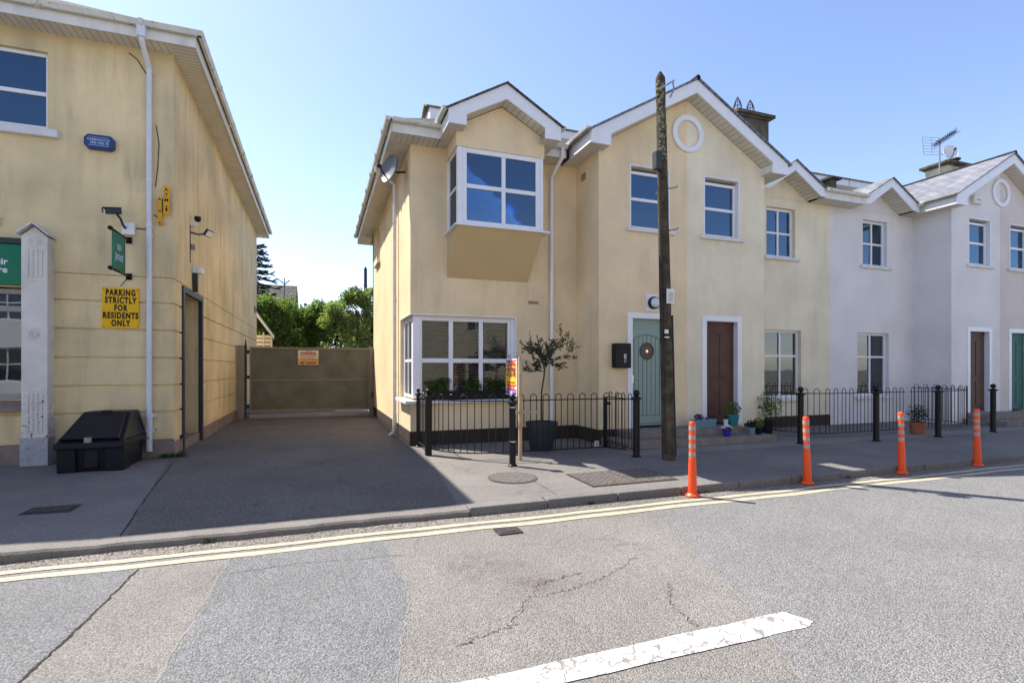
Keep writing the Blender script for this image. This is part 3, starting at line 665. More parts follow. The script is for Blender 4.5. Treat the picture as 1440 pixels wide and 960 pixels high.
    f = MB(); f.box(X0, X1, Y0 - .02, Y0, 6.575, 6.78); f.box(X1, X1 + .02, Y0 - .02, Y1, 6.575, 6.78); f.box(S - .3, X1, Y1, Y1 + .02, 6.575, 6.78); f.build('fascia', 'upvc_old', t)
    gu = MB(); prof = [(0, 0), (-.035, -.075), (-.085, -.075), (-.115, 0), (-.105, 0), (-.082, -.065), (-.04, -.065), (-.01, 0)]
    gu.prism([(Y0 - .022 + a, 6.80 + b) for a, b in prof], 'x', X0, X1 + .13)
    gu.prism([(X1 + .022 - a, 6.80 + b) for a, b in prof], 'y', Y0 - .13, Y1)
    for yy in [Y0 + 1.6 * k for k in range(1, 8)]: gu.box(X1 + .018, X1 + .145, yy, yy + .035, 6.715, 6.812)
    for xx in [S - .35 - 1.3 * k for k in range(0, 6)]: gu.box(xx, xx + .06, Y0 - .145, Y0 - .018, 6.715, 6.812)
    gu.build('gutter', 'gutter_old', t)
    # hip roof
    rf = MB(); ze = 6.80; sl_ = .60; a0, a1, b0, b1 = X0 - .03, X1 + .06, Y0 - .06, Y1 + .05; hw = (a1 - a0) / 2; zr = ze + sl_ * hw; mxx = (a0 + a1) / 2
    rf.slab((a0, b0, ze), (a1, b0, ze), (mxx, b0 + hw, zr), (mxx, b0 + hw, zr), .05)
    rf.slab((a1, b0, ze), (a1, b1, ze), (mxx, b1 - hw, zr), (mxx, b0 + hw, zr), .05)
    rf.slab((a1, b1, ze), (a0, b1, ze), (mxx, b1 - hw, zr), (mxx, b1 - hw, zr), .05)
    rf.slab((a0, b1, ze), (a0, b0, ze), (mxx, b0 + hw, zr), (mxx, b1 - hw, zr), .05)
    rf.build('roof', 'slate_mossy', t)
    rm = MB(); rr = random.Random(8)
    for k in range(90):
        xx = rr.uniform(X0 + 2, X1 - .5); s = len(rm.v); rm.lathe([(.0, 0), (.03, .004), (.018, .022), (0.001, .028)], 0, 0, 0, 6); sc = rr.uniform(.5, 1.3); rm.xform(Matrix.Translation((xx, Y0 + rr.uniform(-.03, .10), ze + .03)) @ Matrix.Scale(sc, 4), s)
    rm.build('moss', 'moss', t)
    # downpipe
    dp = MB(); px = -2.57
    dp.box(px - .055, px + .055, Y0 - .13, Y0 - .02, 6.55, 6.74)
    dp.tube([(px, Y0 - .07, 6.58), (px, Y0 - .07, 6.50), (px, 9.93, 6.28), (px, 9.93, 6.2)], .038, 10)
    dp.tube([(px, 9.93, 6.24), (px, 9.93, .72)], .040, 12); dp.tube([(px, 9.93, .70), (px, 9.93, .12)], .045, 12)
    for z in (6.2, 4.45, 3.72, 3.55): dp.lathe([(.046, 0), (.048, .01), (.048, .03), (.046, .04)], px, 9.93, z, 14)
    for z in (.66, .42): dp.lathe([(.056, 0), (.056, .07)], px, 9.93, z, 14); dp.box(px - .09, px + .09, 9.95, 9.99, z + .01, z + .05)
    dp.build('downpipe', 'pipe_paint', t, smooth=True)
    cb = MB(); cb.tube([(-2.76, 9.985, 3.70), (-2.62, 9.985, 3.70)], .008, 6)
    cb.tube([(-2.49, 9.99, 5.4), (-2.45, 9.99, 5.1), (-2.47, 9.99, 4.7), (-2.5, 9.99, 4.4)], .006, 5)
    cb.tube([(-2.86, 9.99, 6.5), (-2.75, 9.99, 6.42), (-2.62, 9.99, 6.2)], .007, 5)
    cb.tube([(-2.52, 9.985, 3.95), (-2.42, 9.985, 3.86)], .006, 5); cb.build('cable', 'black_plastic', t)
    return t
left_building()

# things on the left building
def signs_left():
    t = thing('shop_sign', 'green sign panel with white words above the post office window', 'sign', (-5.5, 9.98, 3.0))
    MB().box(-7.5, -4.145, 9.90, 9.997, 2.70, 3.305).build('panel', 'sign_green', t, bevel=.004)
    text('an post  Foxhall Stáisiúir', 'lettering', 'ink_white', .01, (-6, 9.89, 3), (1, 0, 0), (0, 0, 1), t) if False else None
    text('úir', 'lettering', 'ink_white', .13, (-4.35, 9.896, 3.035), (1, 0, 0), (0, 0, 1), t, align='RIGHT', bold=.003)
    text('re', 'lettering', 'ink_white', .13, (-4.35, 9.896, 2.915), (1, 0, 0), (0, 0, 1), t, align='RIGHT', bold=.003)
    # parking sign
    t = thing('parking_sign', 'yellow sign reading PARKING STRICTLY FOR RESIDENTS ONLY', 'sign', (-2.97, 9.99, 2.09))
    MB().box(-3.217, -2.724, 9.982, 9.997, 2.095, 2.735).build('plate', 'sign_yellow', t, bevel=.002)
    for i, wd in enumerate(['PARKING', 'STRICTLY', 'FOR', 'RESIDENTS', 'ONLY']):
        text(wd, 'lettering', 'ink', .132, (-2.97, 9.980, 2.652 - i * .121), (1, 0, 0), (0, 0, 1), t, bold=.0065, sx=.62, spacing=1.22)
    sc = MB()
    for a in (-3.195, -2.746):
        for b in (2.117, 2.713): sc.tube([(a, 9.983, b), (a, 9.975, b)], .008, 8)
    sc.build('screw', 'iron_dark', t)
    # alarm box
    t = thing('alarm_box', 'blue burglar alarm box with white lettering high on the stained cream wall', 'alarm', (-3.23, 9.99, 4.87))
    pr = [(-3.43, 4.93), (-3.43, 5.04), (-3.38, 5.10), (-3.08, 5.10), (-3.035, 5.05), (-3.035, 4.93), (-3.08, 4.875), (-3.38, 4.875)]
    MB().prism(pr, 'y', 9.90, 9.997).build('case', 'alarm_blue', t, bevel=.015)
    text('CRIMEWATCH', 'lettering', 'ink_paleblue', .056, (-3.235, 9.899, 5.015), (1, 0, 0), (0, 0, 1), t, bold=.001, sx=.80)
    text('1890 7000 70', 'lettering', 'ink_paleblue', .056, (-3.225, 9.899, 4.965), (1, 0, 0), (0, 0, 1), t, bold=.001, sx=.80)
    ln = MB(); ln.box(-3.37, -3.10, 9.8975, 9.8995, 4.925, 4.932); ln.box(-3.37, -3.10, 9.8975, 9.8995, 5.055, 5.059); ln.build('rule', 'ink_paleblue', t)
    # small fitting at frame edge
    MB().box(-4.56, -4.47, 9.93, 9.998, 3.58, 3.72).build('junction_box', 'white_plastic', bevel=.02, origin=(-4.5, 9.99, 3.58), label='small white rounded box on the wall above the green shop sign', cat='junction box')
    # CCTV
    t = thing('security_camera', 'dark security camera on a white junction box beside the downpipe', 'camera', (-2.86, 9.99, 3.6))
    MB().box(-2.95, -2.77, 9.93, 9.998, 3.58, 3.78).build('mount_box', 'white_plastic', t, bevel=.012)
    MB().tube([(-2.89, 9.93, 3.68), (-2.90, 9.86, 3.70), (-2.93, 9.84, 3.80), (-2.97, 9.82, 3.86)], .018, 8).build('arm', 'iron_dark', t, smooth=True)
    c = MB(); c.box(-.11, .09, -.045, .045, -.04, .04); c.box(-.15, .10, -.055, .055, .04, .052); c.tube([(-.14, 0, 0), (-.155, 0, 0)], .03, 12)
    c.xform(Matrix.Translation((-3.0, 9.80, 3.90)) @ Matrix.Rotation(R(25), 4, 'Z') @ Matrix.Rotation(R(-10), 4, 'Y')); c.build('camera_body', 'frame_dark', t, bevel=.006)
    # hanging green sign
    t = thing('hanging_sign', 'narrow green projecting sign with white lettering hung from black brackets', 'sign', (-2.86, 9.99, 2.9))
    b = MB()
    for z in (3.50, 2.92):
        b.tube([(-2.86, 9.99, z), (-2.86, 9.20, z)], .018, 8); b.tube([(-2.86, 9.21, z), (-2.86, 9.17, z)], .032, 10); b.box(-2.90, -2.82, 9.975, 9.997, z - .05, z + .05)
    b.tube([(-2.86, 9.97, 2.91), (-2.97, 9.97, 2.76)], .006, 5)
    b.build('bracket', 'black_paint', t, smooth=True)
    MB().box(-2.866, -2.854, 9.26, 9.80, 2.93, 3.49).build('panel', 'sign_green_old', t)
    for xx, xd, al in ((-2.8525, (0, 1, 0), 9.53), (-2.8675, (0, -1, 0), 9.53)):
        text('an', 'lettering', 'ink_paleblue', .19, (xx, al, 3.30), xd, (0, 0, 1), t, bold=.004, ext=.0008); text('post', 'lettering', 'ink_paleblue', .19, (xx, al, 3.15), xd, (0, 0, 1), t, bold=.004, ext=.0008)
    # ATM sign
    t = thing('cash_machine_sign', 'small yellow ATM sign with a down arrow beside the building corner', 'sign', (-2.33, 9.99, 3.9))
    def pill(x0, x1, z0, z1, y0, y1):
        r = (x1 - x0) / 2; cx = (x0 + x1) / 2; pts = [(cx + r * math.cos(R(a)), z1 - r + r * math.sin(R(a))) for a in range(0, 181, 20)] + [(cx + r * math.cos(R(a)), z0 + r + r * math.sin(R(a))) for a in range(180, 361, 20)]
        return MB().prism(pts, 'y', y0, y1)
    pill(-2.37, -2.285, 3.94, 4.42, 9.90, 9.93).build('panel', 'atm_yellow', t)
    for i, ch in enumerate('ATM'): text(ch, 'lettering', 'ink', .075, (-2.327, 9.898, 4.345 - i * .085), (1, 0, 0), (0, 0, 1), t, bold=.001)
    ar = MB(); ar.box(-2.332, -2.322, 9.896, 9.899, 4.02, 4.09); ar.prism([(-2.35, 4.04), (-2.304, 4.04), (-2.327, 3.99)], 'y', 9.896, 9.899); ar.build('arrow', 'ink', t)
    bk_ = MB(); bk_.box(-2.46, -2.395, 9.93, 9.99, 3.78, 4.22); bk_.build('bracket', 'atm_yellow', t, bevel=.01)
    q = MB(); q.box(-2.395, -2.33, 9.93, 9.985, 4.0, 4.2); [q.tube([(-2.427, 9.93, z), (-2.427, 9.92, z)], .014, 8) for z in (3.81, 4.0, 4.19)]; q.build('clamp', 'iron_dark', t)
    # floodlight on side wall
    t = thing('floodlight', 'small tilted floodlight on the yellow side wall above the doorway', 'light', (-2.25, 11.3, 3.9))
    h = MB(); h.box(-.11, .11, -.02, .02, -.07, .07); h.xform(Matrix.Translation((-1.98, 11.35, 4.02)) @ Matrix.Rotation(R(70), 4, 'Z') @ Matrix.Rotation(R(35), 4, 'X')); h.build('housing', 'frame_dark', t, bevel=.006)
    h = MB(); h.box(-.09, .09, -.026, -.021, -.055, .055); h.xform(Matrix.Translation((-1.98, 11.35, 4.02)) @ Matrix.Rotation(R(70), 4, 'Z') @ Matrix.Rotation(R(35), 4, 'X')); h.build('lens', 'lamp_glass', t)
    MB().tube([(-2.24, 11.2, 3.98), (-2.12, 11.2, 3.95), (-2.02, 11.3, 4.0)], .016, 8).build('arm', 'frame_dark', t)
    t = thing('dome_camera', 'small black camera on a white bracket above the floodlight', 'camera', (-2.25, 11.2, 4.1))
    MB().box(-2.25, -2.14, 11.17, 11.23, 4.10, 4.18).build('bracket', 'white_plastic', t, bevel=.005)
    MB().lathe([(.01, -.06), (.045, -.04), (.06, 0), (.055, .04), (.02, .05)], -2.13, 11.2, 4.24, 16).build('dome', 'black_plastic', t, smooth=True)
    MB().tube([(-2.24, 11.15, 4.1), (-2.24, 11.15, 3.4)], .007, 6).build('cable', 'iron_dark', t)
    t = thing('wall_lamp', 'white bulkhead lamp on a dark bracket over the side doorway', 'light', (-2.25, 11.38, 2.9))
    MB().prism([(11.33, 3.25), (11.43, 3.25), (11.41, 2.90), (11.36, 2.90)], 'x', -2.24, -2.16).build('bracket', 'frame_dark', t)
    MB().lathe([(.02, -.07), (.075, -.06), (.085, 0), (.06, .05), (.01, .06)], -2.14, 11.38, 3.31, 18).build('lamp_cover', 'white_plastic', t, smooth=True)
    MB().box(-2.25, -2.17, 11.32, 11.44, 3.25, 3.37).build('base', 'white_plastic', t, bevel=.01)
    MB().box(-2.25, -2.17, 11.18, 11.24, 3.66, 3.76).build('switch_box', 'grey_metal', bevel=.006, origin=(-2.2, 11.2, 3.66), label='little grey switch box between the floodlight and the bulkhead lamp', cat='switch box')
    t = thing('security_light', 'tiny grey light fitting at the far end of the yellow side wall', 'light', (-2.25, 21.4, 3.5))
    MB().box(-2.25, -2.21, 21.35, 21.47, 3.5, 3.75).build('plate', 'grey_metal', t)
    MB().tube([(-2.21, 21.41, 3.62), (-2.02, 21.41, 3.60)], .035, 10).build('lamp_head', 'iron_dark', t)
signs_left()

# grit bin
def grit_bin():
    t = thing('grit_bin', 'black plastic grit bin with a sloping lid against the post office wall', 'bin', (-3.1, 9.4, 0))
    x0, x1 = -3.42, -2.60
    b = MB(); b.prism([(8.98, .0), (9.86, .0), (9.90, .40), (8.93, .40)], 'x', x0 + .05, x1 - .05)
    for (a, c) in ((x0 + .02, x0 + .24), (x1 - .24, x1 - .02)): b.prism([(8.93, 0), (9.2, 0), (9.2, .33), (8.91, .33)], 'x', a, c)
    b.box(x0 + .33, x1 - .33, 8.94, 8.99, .05, .30)
    b.prism([(8.88, .33), (9.93, .33), (9.93, .42), (8.88, .42)], 'x', x0, x1)
    b.build('body', 'bin_plastic', t, bevel=.015)
    h = MB()
    # sloped hood (narrower at top)
    v = [(x0 + .01, 8.90, .42), (x1 - .01, 8.90, .42), (x1 - .01, 9.92, .42), (x0 + .01, 9.92, .42), (x0 + .12, 9.55, .80), (x1 - .10, 9.55, .80), (x1 - .10, 9.90, .80), (x0 + .12, 9.90, .80)]
    h.add(v, [(3, 2, 1, 0), (4, 5, 6, 7), (0, 1, 5, 4), (1, 2, 6, 5), (2, 3, 7, 6), (3, 0, 4, 7)]); h.build('hood', 'bin_plastic', t, bevel=.02)
    l = MB(); o = Vector((0, -.038, .030))
    def LP(u, v_): # u 0..1 across, v 0..1 up
        a = Vector(v[0]).lerp(Vector(v[1]), u); c = Vector(v[4]).lerp(Vector(v[5]), u); return a.lerp(c, v_)
    q = [LP(.05, .06), LP(.93, .06), LP(.93, .95), LP(.05, .95)]
    l.add([p + Vector((0, .0, .0)) for p in q] + [p + o for p in q], [(3, 2, 1, 0), (4, 5, 6, 7), (0, 1, 5, 4), (1, 2, 6, 5), (2, 3, 7, 6), (3, 0, 4, 7)])
    lo = l.build('lid', 'bin_plastic', t, bevel=.012)
    c = LP(.48, .05) + o; MB().box(c.x - .04, c.x + .04, c.y - .03, c.y + .02, c.z - .05, c.z + .02).build('handle', 'grey_metal', lo)
    c = LP(.52, .93) + o; MB().box(c.x - .06, c.x + .06, c.y - .02, c.y + .02, c.z - .03, c.z + .025).build('hinge', 'bin_plastic', lo)
grit_bin()
# weeds along the base
wd = MB(); r_ = random.Random(2)
leafcloud(wd, [((-2.38 + i * .06, 9.93 - i * .0, .03), (.07, .05, .04)) for i in range(6)] + [((-2.2, 10.1 + i * .1, .02), (.04, .07, .03)) for i in range(4)], 420, .018, r_)
wd.build('weeds', 'weed', label='patch of green weeds and moss at the foot of the post office corner', cat='weeds', kind='stuff')

# ================================================================== GATE
def gate():
    t = thing('driveway_gate', 'wide brown panelled metal gate closing the driveway', 'gate', (-.25, 16.9, 0))
    y = 16.9
    p = MB(); p.box(-1.86, 1.43, y, y + .03, .24, 2.03); 
    for k in range(31): p.box(-1.86 + k * .106, -1.852 + k * .106, y - .006, y, .24, 2.03)
    p.build('panel', 'gate_brown', t)
    f = MB(); f.box(-1.90, 1.47, y - .03, y + .03, 2.03, 2.08); f.box(-1.90, 1.47, y - .03, y + .03, .17, .24); f.box(-1.90, -1.86, y - .03, y + .03, .24, 2.03); f.box(1.43, 1.47, y - .03, y + .03, .24, 2.03); f.box(-1.86, 1.43, y - .02, y - .001, 1.09, 1.13)
    fo = f.build('frame', 'gate_frame', t, bevel=.004)
    r = MB()
    for k in range(36):
        for z in (1.07, 1.15, 2.0, .27): r.box(-1.84 + k * .091, -1.825 + k * .091, y - .012, y - .001, z, z + .015)
    r.build('rivets', 'gate_frame', fo)
    g = MB(); g.box(-1.90, 1.47, y - .05, y + .12, 0, .10); g.build('track', 'grey_metal', t)
    for (a, b, lab) in ((-2.22, -2.03, None), (1.475, 1.59, None)):
        q = MB(); q.box(a, b, y - .08, y + .08, 0, 2.12); qo = q.build('post', 'gate_frame', t, bevel=.006)
        if a < 0:
            MB().tube([(-2.0, y, 2.1), (-2.0, y, 2.28)], [.03, .012], 8).build('finial', 'iron_dark', qo)
            MB().box(-2.03, -1.97, y - .06, y + .06, 0, 2.10).build('slide_post', 'frame_dark', qo)
            h = MB(); [h.box(-1.97, -1.90, y - .04, y + .02, z, z + .10) for z in (.30, 1.15, 1.88)]; h.build('hinge', 'iron_dark', qo)
        else: MB().box(1.52, 1.56, y - .10, y - .08, .55, .70).build('lock', 'black_paint', qo)
    s = thing('warning_sign', 'small cream and orange warning sign fixed near the top of the brown gate', 'sign', (-.28, y - .03, 1.56))
    MB().box(-.60, -.02, y - .042, y - .03, 1.72, 2.00).build('plate', 'plate_cream', s)
    MB().box(-.60, -.02, y - .045, y - .042, 1.56, 1.76).build('plate_foot', 'plate_orange', s)
    yy = y - .047
    text('WARNING', 'lettering', 'ink_red', .085, (-.31, yy, 1.905), (1, 0, 0), (0, 0, 1), s, bold=.004, sx=1.05)
    text('THIS GATE IS AUTOMATIC', 'lettering', 'ink', .040, (-.31, yy, 1.85), (1, 0, 0), (0, 0, 1), s)
    text('DO NOT OBSTRUCT IT', 'lettering', 'ink', .040, (-.31, yy, 1.80), (1, 0, 0), (0, 0, 1), s)
    text('RESIDENTS ONLY', 'lettering', 'ink_red', .040, (-.31, yy, 1.74), (1, 0, 0), (0, 0, 1), s)
    text('CARS WILL BE CLAMPED', 'lettering', 'ink_red', .036, (-.31, yy, 1.69), (1, 0, 0), (0, 0, 1), s)
    text('087 4444344', 'lettering', 'ink', .075, (-.31, yy, 1.615), (1, 0, 0), (0, 0, 1), s, bold=.003, sx=1.1)
    text('SECURITY', 'lettering', 'ink_blue', .045, (-.28, yy, 1.97), (1, 0, 0), (0, 0, 1), s)
gate()

# ================================================================== HOUSES
PL = .10
def gutter_prof(): return [(0, -.004), (-.015, -.05), (-.035, -.072), (-.075, -.072), (-.098, -.05), (-.11, -.004), (-.104, -.004), (-.104, -.010), (-.006, -.010), (-.006, -.004)]

def house(idx, xc, sg, dend, wallm, label, sidem=None, roofm='slate', doorm='door_green'):
    """half of a gabled pair. party line under the gable at x=xc; body extends sg*d."""
    def X(d): return xc + sg * d
    def bx(mb, d0, d1, y0, y1, z0, z1, m=None): mb.box(X(d0), X(d1), y0, y1, z0, z1, m)
    t = thing('terraced_house', label, 'house', (X(0), 8.9, 0), )
    YB, YA = 8.9, 9.85; G = 2.07; zs = 5.64
    h1 = idx == 1
    # --- gable half wall
    wl = MB(); doorh = (.49, 1.32); win = (.45, 1.35)
    def hol(a, b, c, d): return (min(X(a), X(b)), max(X(a), X(b)), c, d)
    holes = [hol(*doorh, -1, 2.45), hol(*win, 4.24, 5.47)]
    wl.grid('y', YB, .28, min(X(0), X(G)), max(X(0), X(G)), 0, zs, holes)
    wl.prism([(X(0), zs), (X(G), zs), (X(G), 5.78), (X(0), 6.99)], 'y', YB, YB + .28)
    # step wall
    wl.grid('x', X(G), -sg * .28, YB + .28, YA, 0, zs + .02, [])
    # recess wall
    if h1:
        rh = [(1.5, 3.70, .85, 2.46), (2.5, 3.8, 4.1, 5.35)]
    else:
        rh = [hol(3.05, 4.25, .72, 2.40), hol(3.12, 4.05, 4.2, 5.42)]
    wl.grid('y', YA, .28, min(X(G), X(dend)), max(X(G), X(dend)), 0, zs + .02, rh)
    if h1:
        wl.grid('x', 1.6, .28, YA + .28, 17.2, 0, zs + .02, [(YA + .28, 11.14, .85, 2.46), (15.12, 15.95, 4.5, 5.55)])
        wl.box(1.6, xc, 16.95, 17.2, 0, zs)
    if h1:  # oriel bay walls in the same render
        pass
    wo = wl.build('wall', wallm, t)
    bkw = MB(); bx(bkw, 0, dend - .3, 16.6, 16.9, 0, zs); bkw.build('back_wall', wallm, t)
    # plinth
    if h1 or idx == 2:
        p = MB(); 
        if h1: p.grid('y', YA - .012, .02, 1.588, X(G), 0, .27, []); p.grid('x', 1.588, .02, YA, 17.21, 0, .27, []); p.box(X(G) - .012, X(G) + .008, YB, YA - .013, 0, .27)
        else: p.grid('y', YA - .012, .02, X(G), X(dend), 0, .27, [])
        p.grid('y', YB - .012, .02, min(X(0), X(G)), max(X(0), X(G)), 0, .27, [hol(.3, 1.5, -1, .5)])
        p.build('plinth', 'plinth_brown', t)
    # --- door surround + door
    f = MB()
    bx(f, 1.315, 1.43, YB - .02, YB + .10, .27, 2.445); bx(f, .38, .495, YB - .02, YB + .10, .27, 2.445); bx(f, .38, 1.43, YB - .02, YB + .10, 2.445, 2.56)
    fo = f.build('door_frame', 'upvc', t, bevel=.004)
    d = MB(); bx(d, .50, 1.31, YB + .11, YB + .16, .30, 2.36); dob = d.build('door', doorm, t, bevel=.003)
    tr = MB(); bx(tr, .495, 1.315, YB + .103, YB + .17, 2.36, 2.447); tr.build('door_head', doorm, dob)
    gv = MB(); yg = YB + .108
    if h1:
        for k in range(7):
            dd = .60 + k * .1; bx(gv, dd - .004, dd + .004, yg - .003, yg + .004, .52, 2.02 + .10 * math.sin((k + .5) / 7 * math.pi))
        n = 14
        pts = [(X(.905 + .33 * math.cos(R(a))), yg, 1.98 + .15 * math.sin(R(a))) for a in range(0, 181, 12)]; gv.tube(pts, .006, 5)
        bx(gv, .57, 1.24, yg - .003, yg + .004, .50, .51); bx(gv, .50, 1.31, yg - .003, yg + .004, .34, .35)
        gv.build('groove', 'door_groove', dob)
        rg = MB(); rg.tube([(X(.905 + .155 * math.cos(R(a))), yg - .004, 1.80 + .155 * math.sin(R(a)) * 1.05) for a in range(0, 361, 12)], .014, 6); ro = rg.build('porthole_ring', 'door_groove', dob)
        ph = MB(); ph.prism([(X(.905 + .145 * math.cos(R(a))), 1.80 + .15 * math.sin(R(a))) for a in range(0, 360, 15)], 'y', yg - .002, yg + .004); ph.build('porthole', 'porthole', dob)
        MB().prism([(X(.905) + .03 * math.cos(R(a)), 1.80 + .03 * math.sin(R(a))) for a in range(0, 360, 30)], 'y', yg - .010, yg - .003).build('knocker', 'chrome', dob)
        hd = MB(); hd.tube([(X(1.24), yg - .03, 1.26), (X(1.12), yg - .03, 1.26)], .009, 8); hd.tube([(X(1.24), yg, 1.26), (X(1.24), yg - .035, 1.26)], .010, 8); bx(hd, 1.225, 1.255, yg - .008, yg, 1.16, 1.32); hd.build('handle', 'chrome', dob)
    else:
        for (a, b, c, e_) in ((.60, .87, .45, 1.1), (.94, 1.21, .45, 1.1), (.60, .87, 1.25, 2.2), (.94, 1.21, 1.25, 2.2)): bx(gv, a, b, yg - .010, yg + .002, c, e_)
        gv.build('door_panel', doorm, dob, bevel=.01)
    # --- upper window in the gable
    window(t, 'y', YB + .09, *sorted((X(win[0]), X(win[1]))), 4.24, 5.40, [], [.52], glassm='glass_blue', fr=.06, blind=((4.95, .30, 'blind_pale') if h1 else ((4.9, .05, 'blind') if idx == 2 else (5.1, .3, 'blind_pale'))), sill=(min(X(.32), X(1.46)), max(X(.32), X(1.46)), -.15, 4.16, 4.235), sillm='sill', muntin=.06)
    e = MB()
    e_l = [(win[1] - .004, win[1] + .02), (win[0] - .02, win[0] + .004)]
    for a, b in e_l: bx(e, a, b, YB - .006, YB + .06, 4.24, 5.49)
    bx(e, win[0] + .004, win[1] - .004, YB - .006, YB + .06, 5.465, 5.49); e.build('trim', 'upvc', t)
    # --- gable roof half
    sl_ = (7.27 - 5.90) / 2.40; yf = 8.58
    bb = MB(); bb.prism([(X(0), 7.25), (X(2.40), 5.88), (X(2.42), 5.64), (X(1.98), 5.64), (X(1.98), 5.86), (X(0), 6.99)], 'y', yf, yf + .035); bb.build('bargeboard', 'upvc', t, bevel=.004)
    so_ = MB(); so_.slab((X(2.07), yf + .036, 5.84 - .03), (X(2.07), YB, 5.84 - .03), (X(0), YB, 7.02), (X(0), yf + .036, 7.02), .02); so_.build('soffit', 'soffit_x', t)
    sb = MB(); bx(sb, 1.98, 2.40, yf + .036, YB - .001, 5.655, 5.67); bx(sb, G + .001, 2.40, YB, YA - .001, 5.655, 5.67); sb.build('soffit', 'soffit_y', t)
    fs = MB(); bx(fs, 2.40, 2.42, yf + .036, 9.46, 5.64, 5.88); bx(fs, 1.98, 2.0, yf + .036, YB, 5.66, 5.85); fs.build('fascia', 'upvc_old', t)
    gp = gutter_prof(); gu = MB(); gu.prism([(X(2.42) + sg * (-a), 5.93 + b) for a, b in gp], 'y', yf - .02, 9.44)
    # main eave gutter
    def eave(d0, d1, mb_g, mb_f, mb_s, y=9.42):
        mb_g.prism([(y - .02 + a, 5.86 + b) for a, b in gp], 'x', X(d0), X(d1))
        mb_f.box(X(d0), X(d1), y - .02, y, 5.63, 5.82); mb_s.box(X(d0), X(d1), y, YA - .001, 5.64, 5.655)
    rf = MB(); rf.slab((X(0), yf - .04, 7.29), (X(0), 13.3, 7.29), (X(2.5), 13.3, 7.29 - sl_ * 2.5), (X(2.5), yf - .04, 7.29 - sl_ * 2.5), .03)
    # fix uv: swap so courses run along Y
    ro = rf.build('roof', roofm, t)
    me = ro.data
    ul = me.uv_layers[0]
    for p in me.polygons:
        for li in p.loop_indices:
            co = me.vertices[me.loops[li].vertex_index].co
            ul.data[li].uv = (co.y, (abs(co.x)) * 1.15)
    rc = MB(); rc.tube([(X(0), yf - .04, 7.285), (X(0), 12.5, 7.285)], .05, 6); rc.build('ridge', 'slate_mossy', t) if sg < 0 else None
    eg = MB(); ef = MB(); es = MB()
    if h1:
        eave(2.42 + .1, 2.98, eg, ef, es); eave(5.06, 5.93, eg, ef, es)
        # side eave (x)
        y1 = 18.2
        eg.prism([(1.19 + a, 5.86 + b) for a, b in gp], 'y', 9.30, y1); ef.box(1.19, 1.21, 9.40, y1, 5.63, 5.82); 
        for yy in [9.9 + 1.15 * k for k in range(8)]: eg.box(1.06, 1.195, yy, yy + .03, 5.78, 5.872)
        ssd = MB(); ssd.box(1.21, 1.6, YA, y1, 5.64, 5.655); ssd.build('soffit', 'soffit_y', t)
        ef.box(1.2, 2.2, y1, y1 + .02, 5.60, 5.82)
    else:
        gd = 3.57; gh = .95
        eave(2.42 + .1, gd - gh, eg, ef, es); eave(gd + gh, dend, eg, ef, es)
        # gablet
        ga = MB(); xg = X(gd); s2 = .62; za = 5.86 + s2 * gh - .05
        yg = 9.42
        ga.prism([(xg, za + .02), (xg + gh, 5.86), (xg + gh, 5.66), (xg + gh - .12, 5.66), (xg, za - .21), (xg - gh + .12, 5.66), (xg - gh, 5.66), (xg - gh, 5.86)], 'y', yg - .02, yg + .015); ga.build('bargeboard', 'upvc', t, bevel=.004)
        gs = MB()
        for s_ in (-1, 1): gs.slab((xg + s_ * (gh - .06), yg + .016, 5.69), (xg + s_ * (gh - .06), YA, 5.69), (xg, YA, za - .18), (xg, yg + .016, za - .18), .015)
        gs.build('soffit', 'soffit_x', t)
        gw = MB(); gw.prism([(xg - gh, 5.655), (xg + gh, 5.655), (xg, za - .14)], 'y', YA, YA + .25); gw.build('gablet_wall', wallm, t)
        gr = MB()
        for s_ in (-1, 1): gr.slab((xg + s_ * (gh + .04), yg - .06, 5.87), (xg + s_ * (gh + .04), 11.4, 5.87), (xg, 11.4, za + .05), (xg, yg - .06, za + .05), .025)
        go = gr.build('gablet_roof', roofm, t); ul = go.data.uv_layers[0]
        for p in go.data.polygons:
            for li in p.loop_indices:
                co = go.data.vertices[go.data.loops[li].vertex_index].co; ul.data[li].uv = (co.y, co.x * 1.15)
    for nm, mb_, mt in (('gutter', eg, 'gutter_old'), ('fascia', ef, 'upvc_old'), ('soffit', es, 'soffit_x')): mb_.build(nm, mt, t)
    gu.build('gutter', 'gutter_old', t)
    # main roof: front slope, upstand, back
    a, b = (X(dend), X(0))
    xa = 2.66 if h1 else a
    mr_ = MB()
    zt = 5.84 + .53 * 3.9
    lo, hi = min(a, b), max(a, b)
    if h1:
        mr_.slab((1.14, 9.36, 5.85), (b, 9.36, 5.85), (b, 13.3, zt), (3.1, 13.3, zt), .04)
        mr_.slab((1.14, 18.2, 5.85), (1.14, 9.36, 5.85), (3.1, 13.3, zt), (3.1, 14.2, zt), .04)
        mr_.slab((b, 18.2, 5.85), (1.14, 18.2, 5.85), (3.1, 14.2, zt), (b, 14.2, zt), .04)
    else:
        for (q0, q1, y0_) in ((0, gd - gh + .12, 9.45), (gd - gh + .12, gd + gh - .12, 9.95), (gd + gh - .12, dend, 9.45)):
            u0_, u1_ = sorted((X(q0), X(q1))); z0_ = 5.85 + (y0_ - 9.36) * (zt - 5.85) / (13.3 - 9.36)
            mr_.slab((u0_, y0_, z0_), (u1_, y0_, z0_), (u1_, 13.3, zt), (u0_, 13.3, zt), .04)
        mr_.slab((hi, 18.2, 5.85), (lo, 18.2, 5.85), (lo, 13.34, zt), (hi, 13.34, zt), .04)
    mr_.build('roof', 'slate_mossy', t)
    up = MB(); x0_, x1_ = (2.66, b - .02) if h1 else (lo + .02, hi - .02)
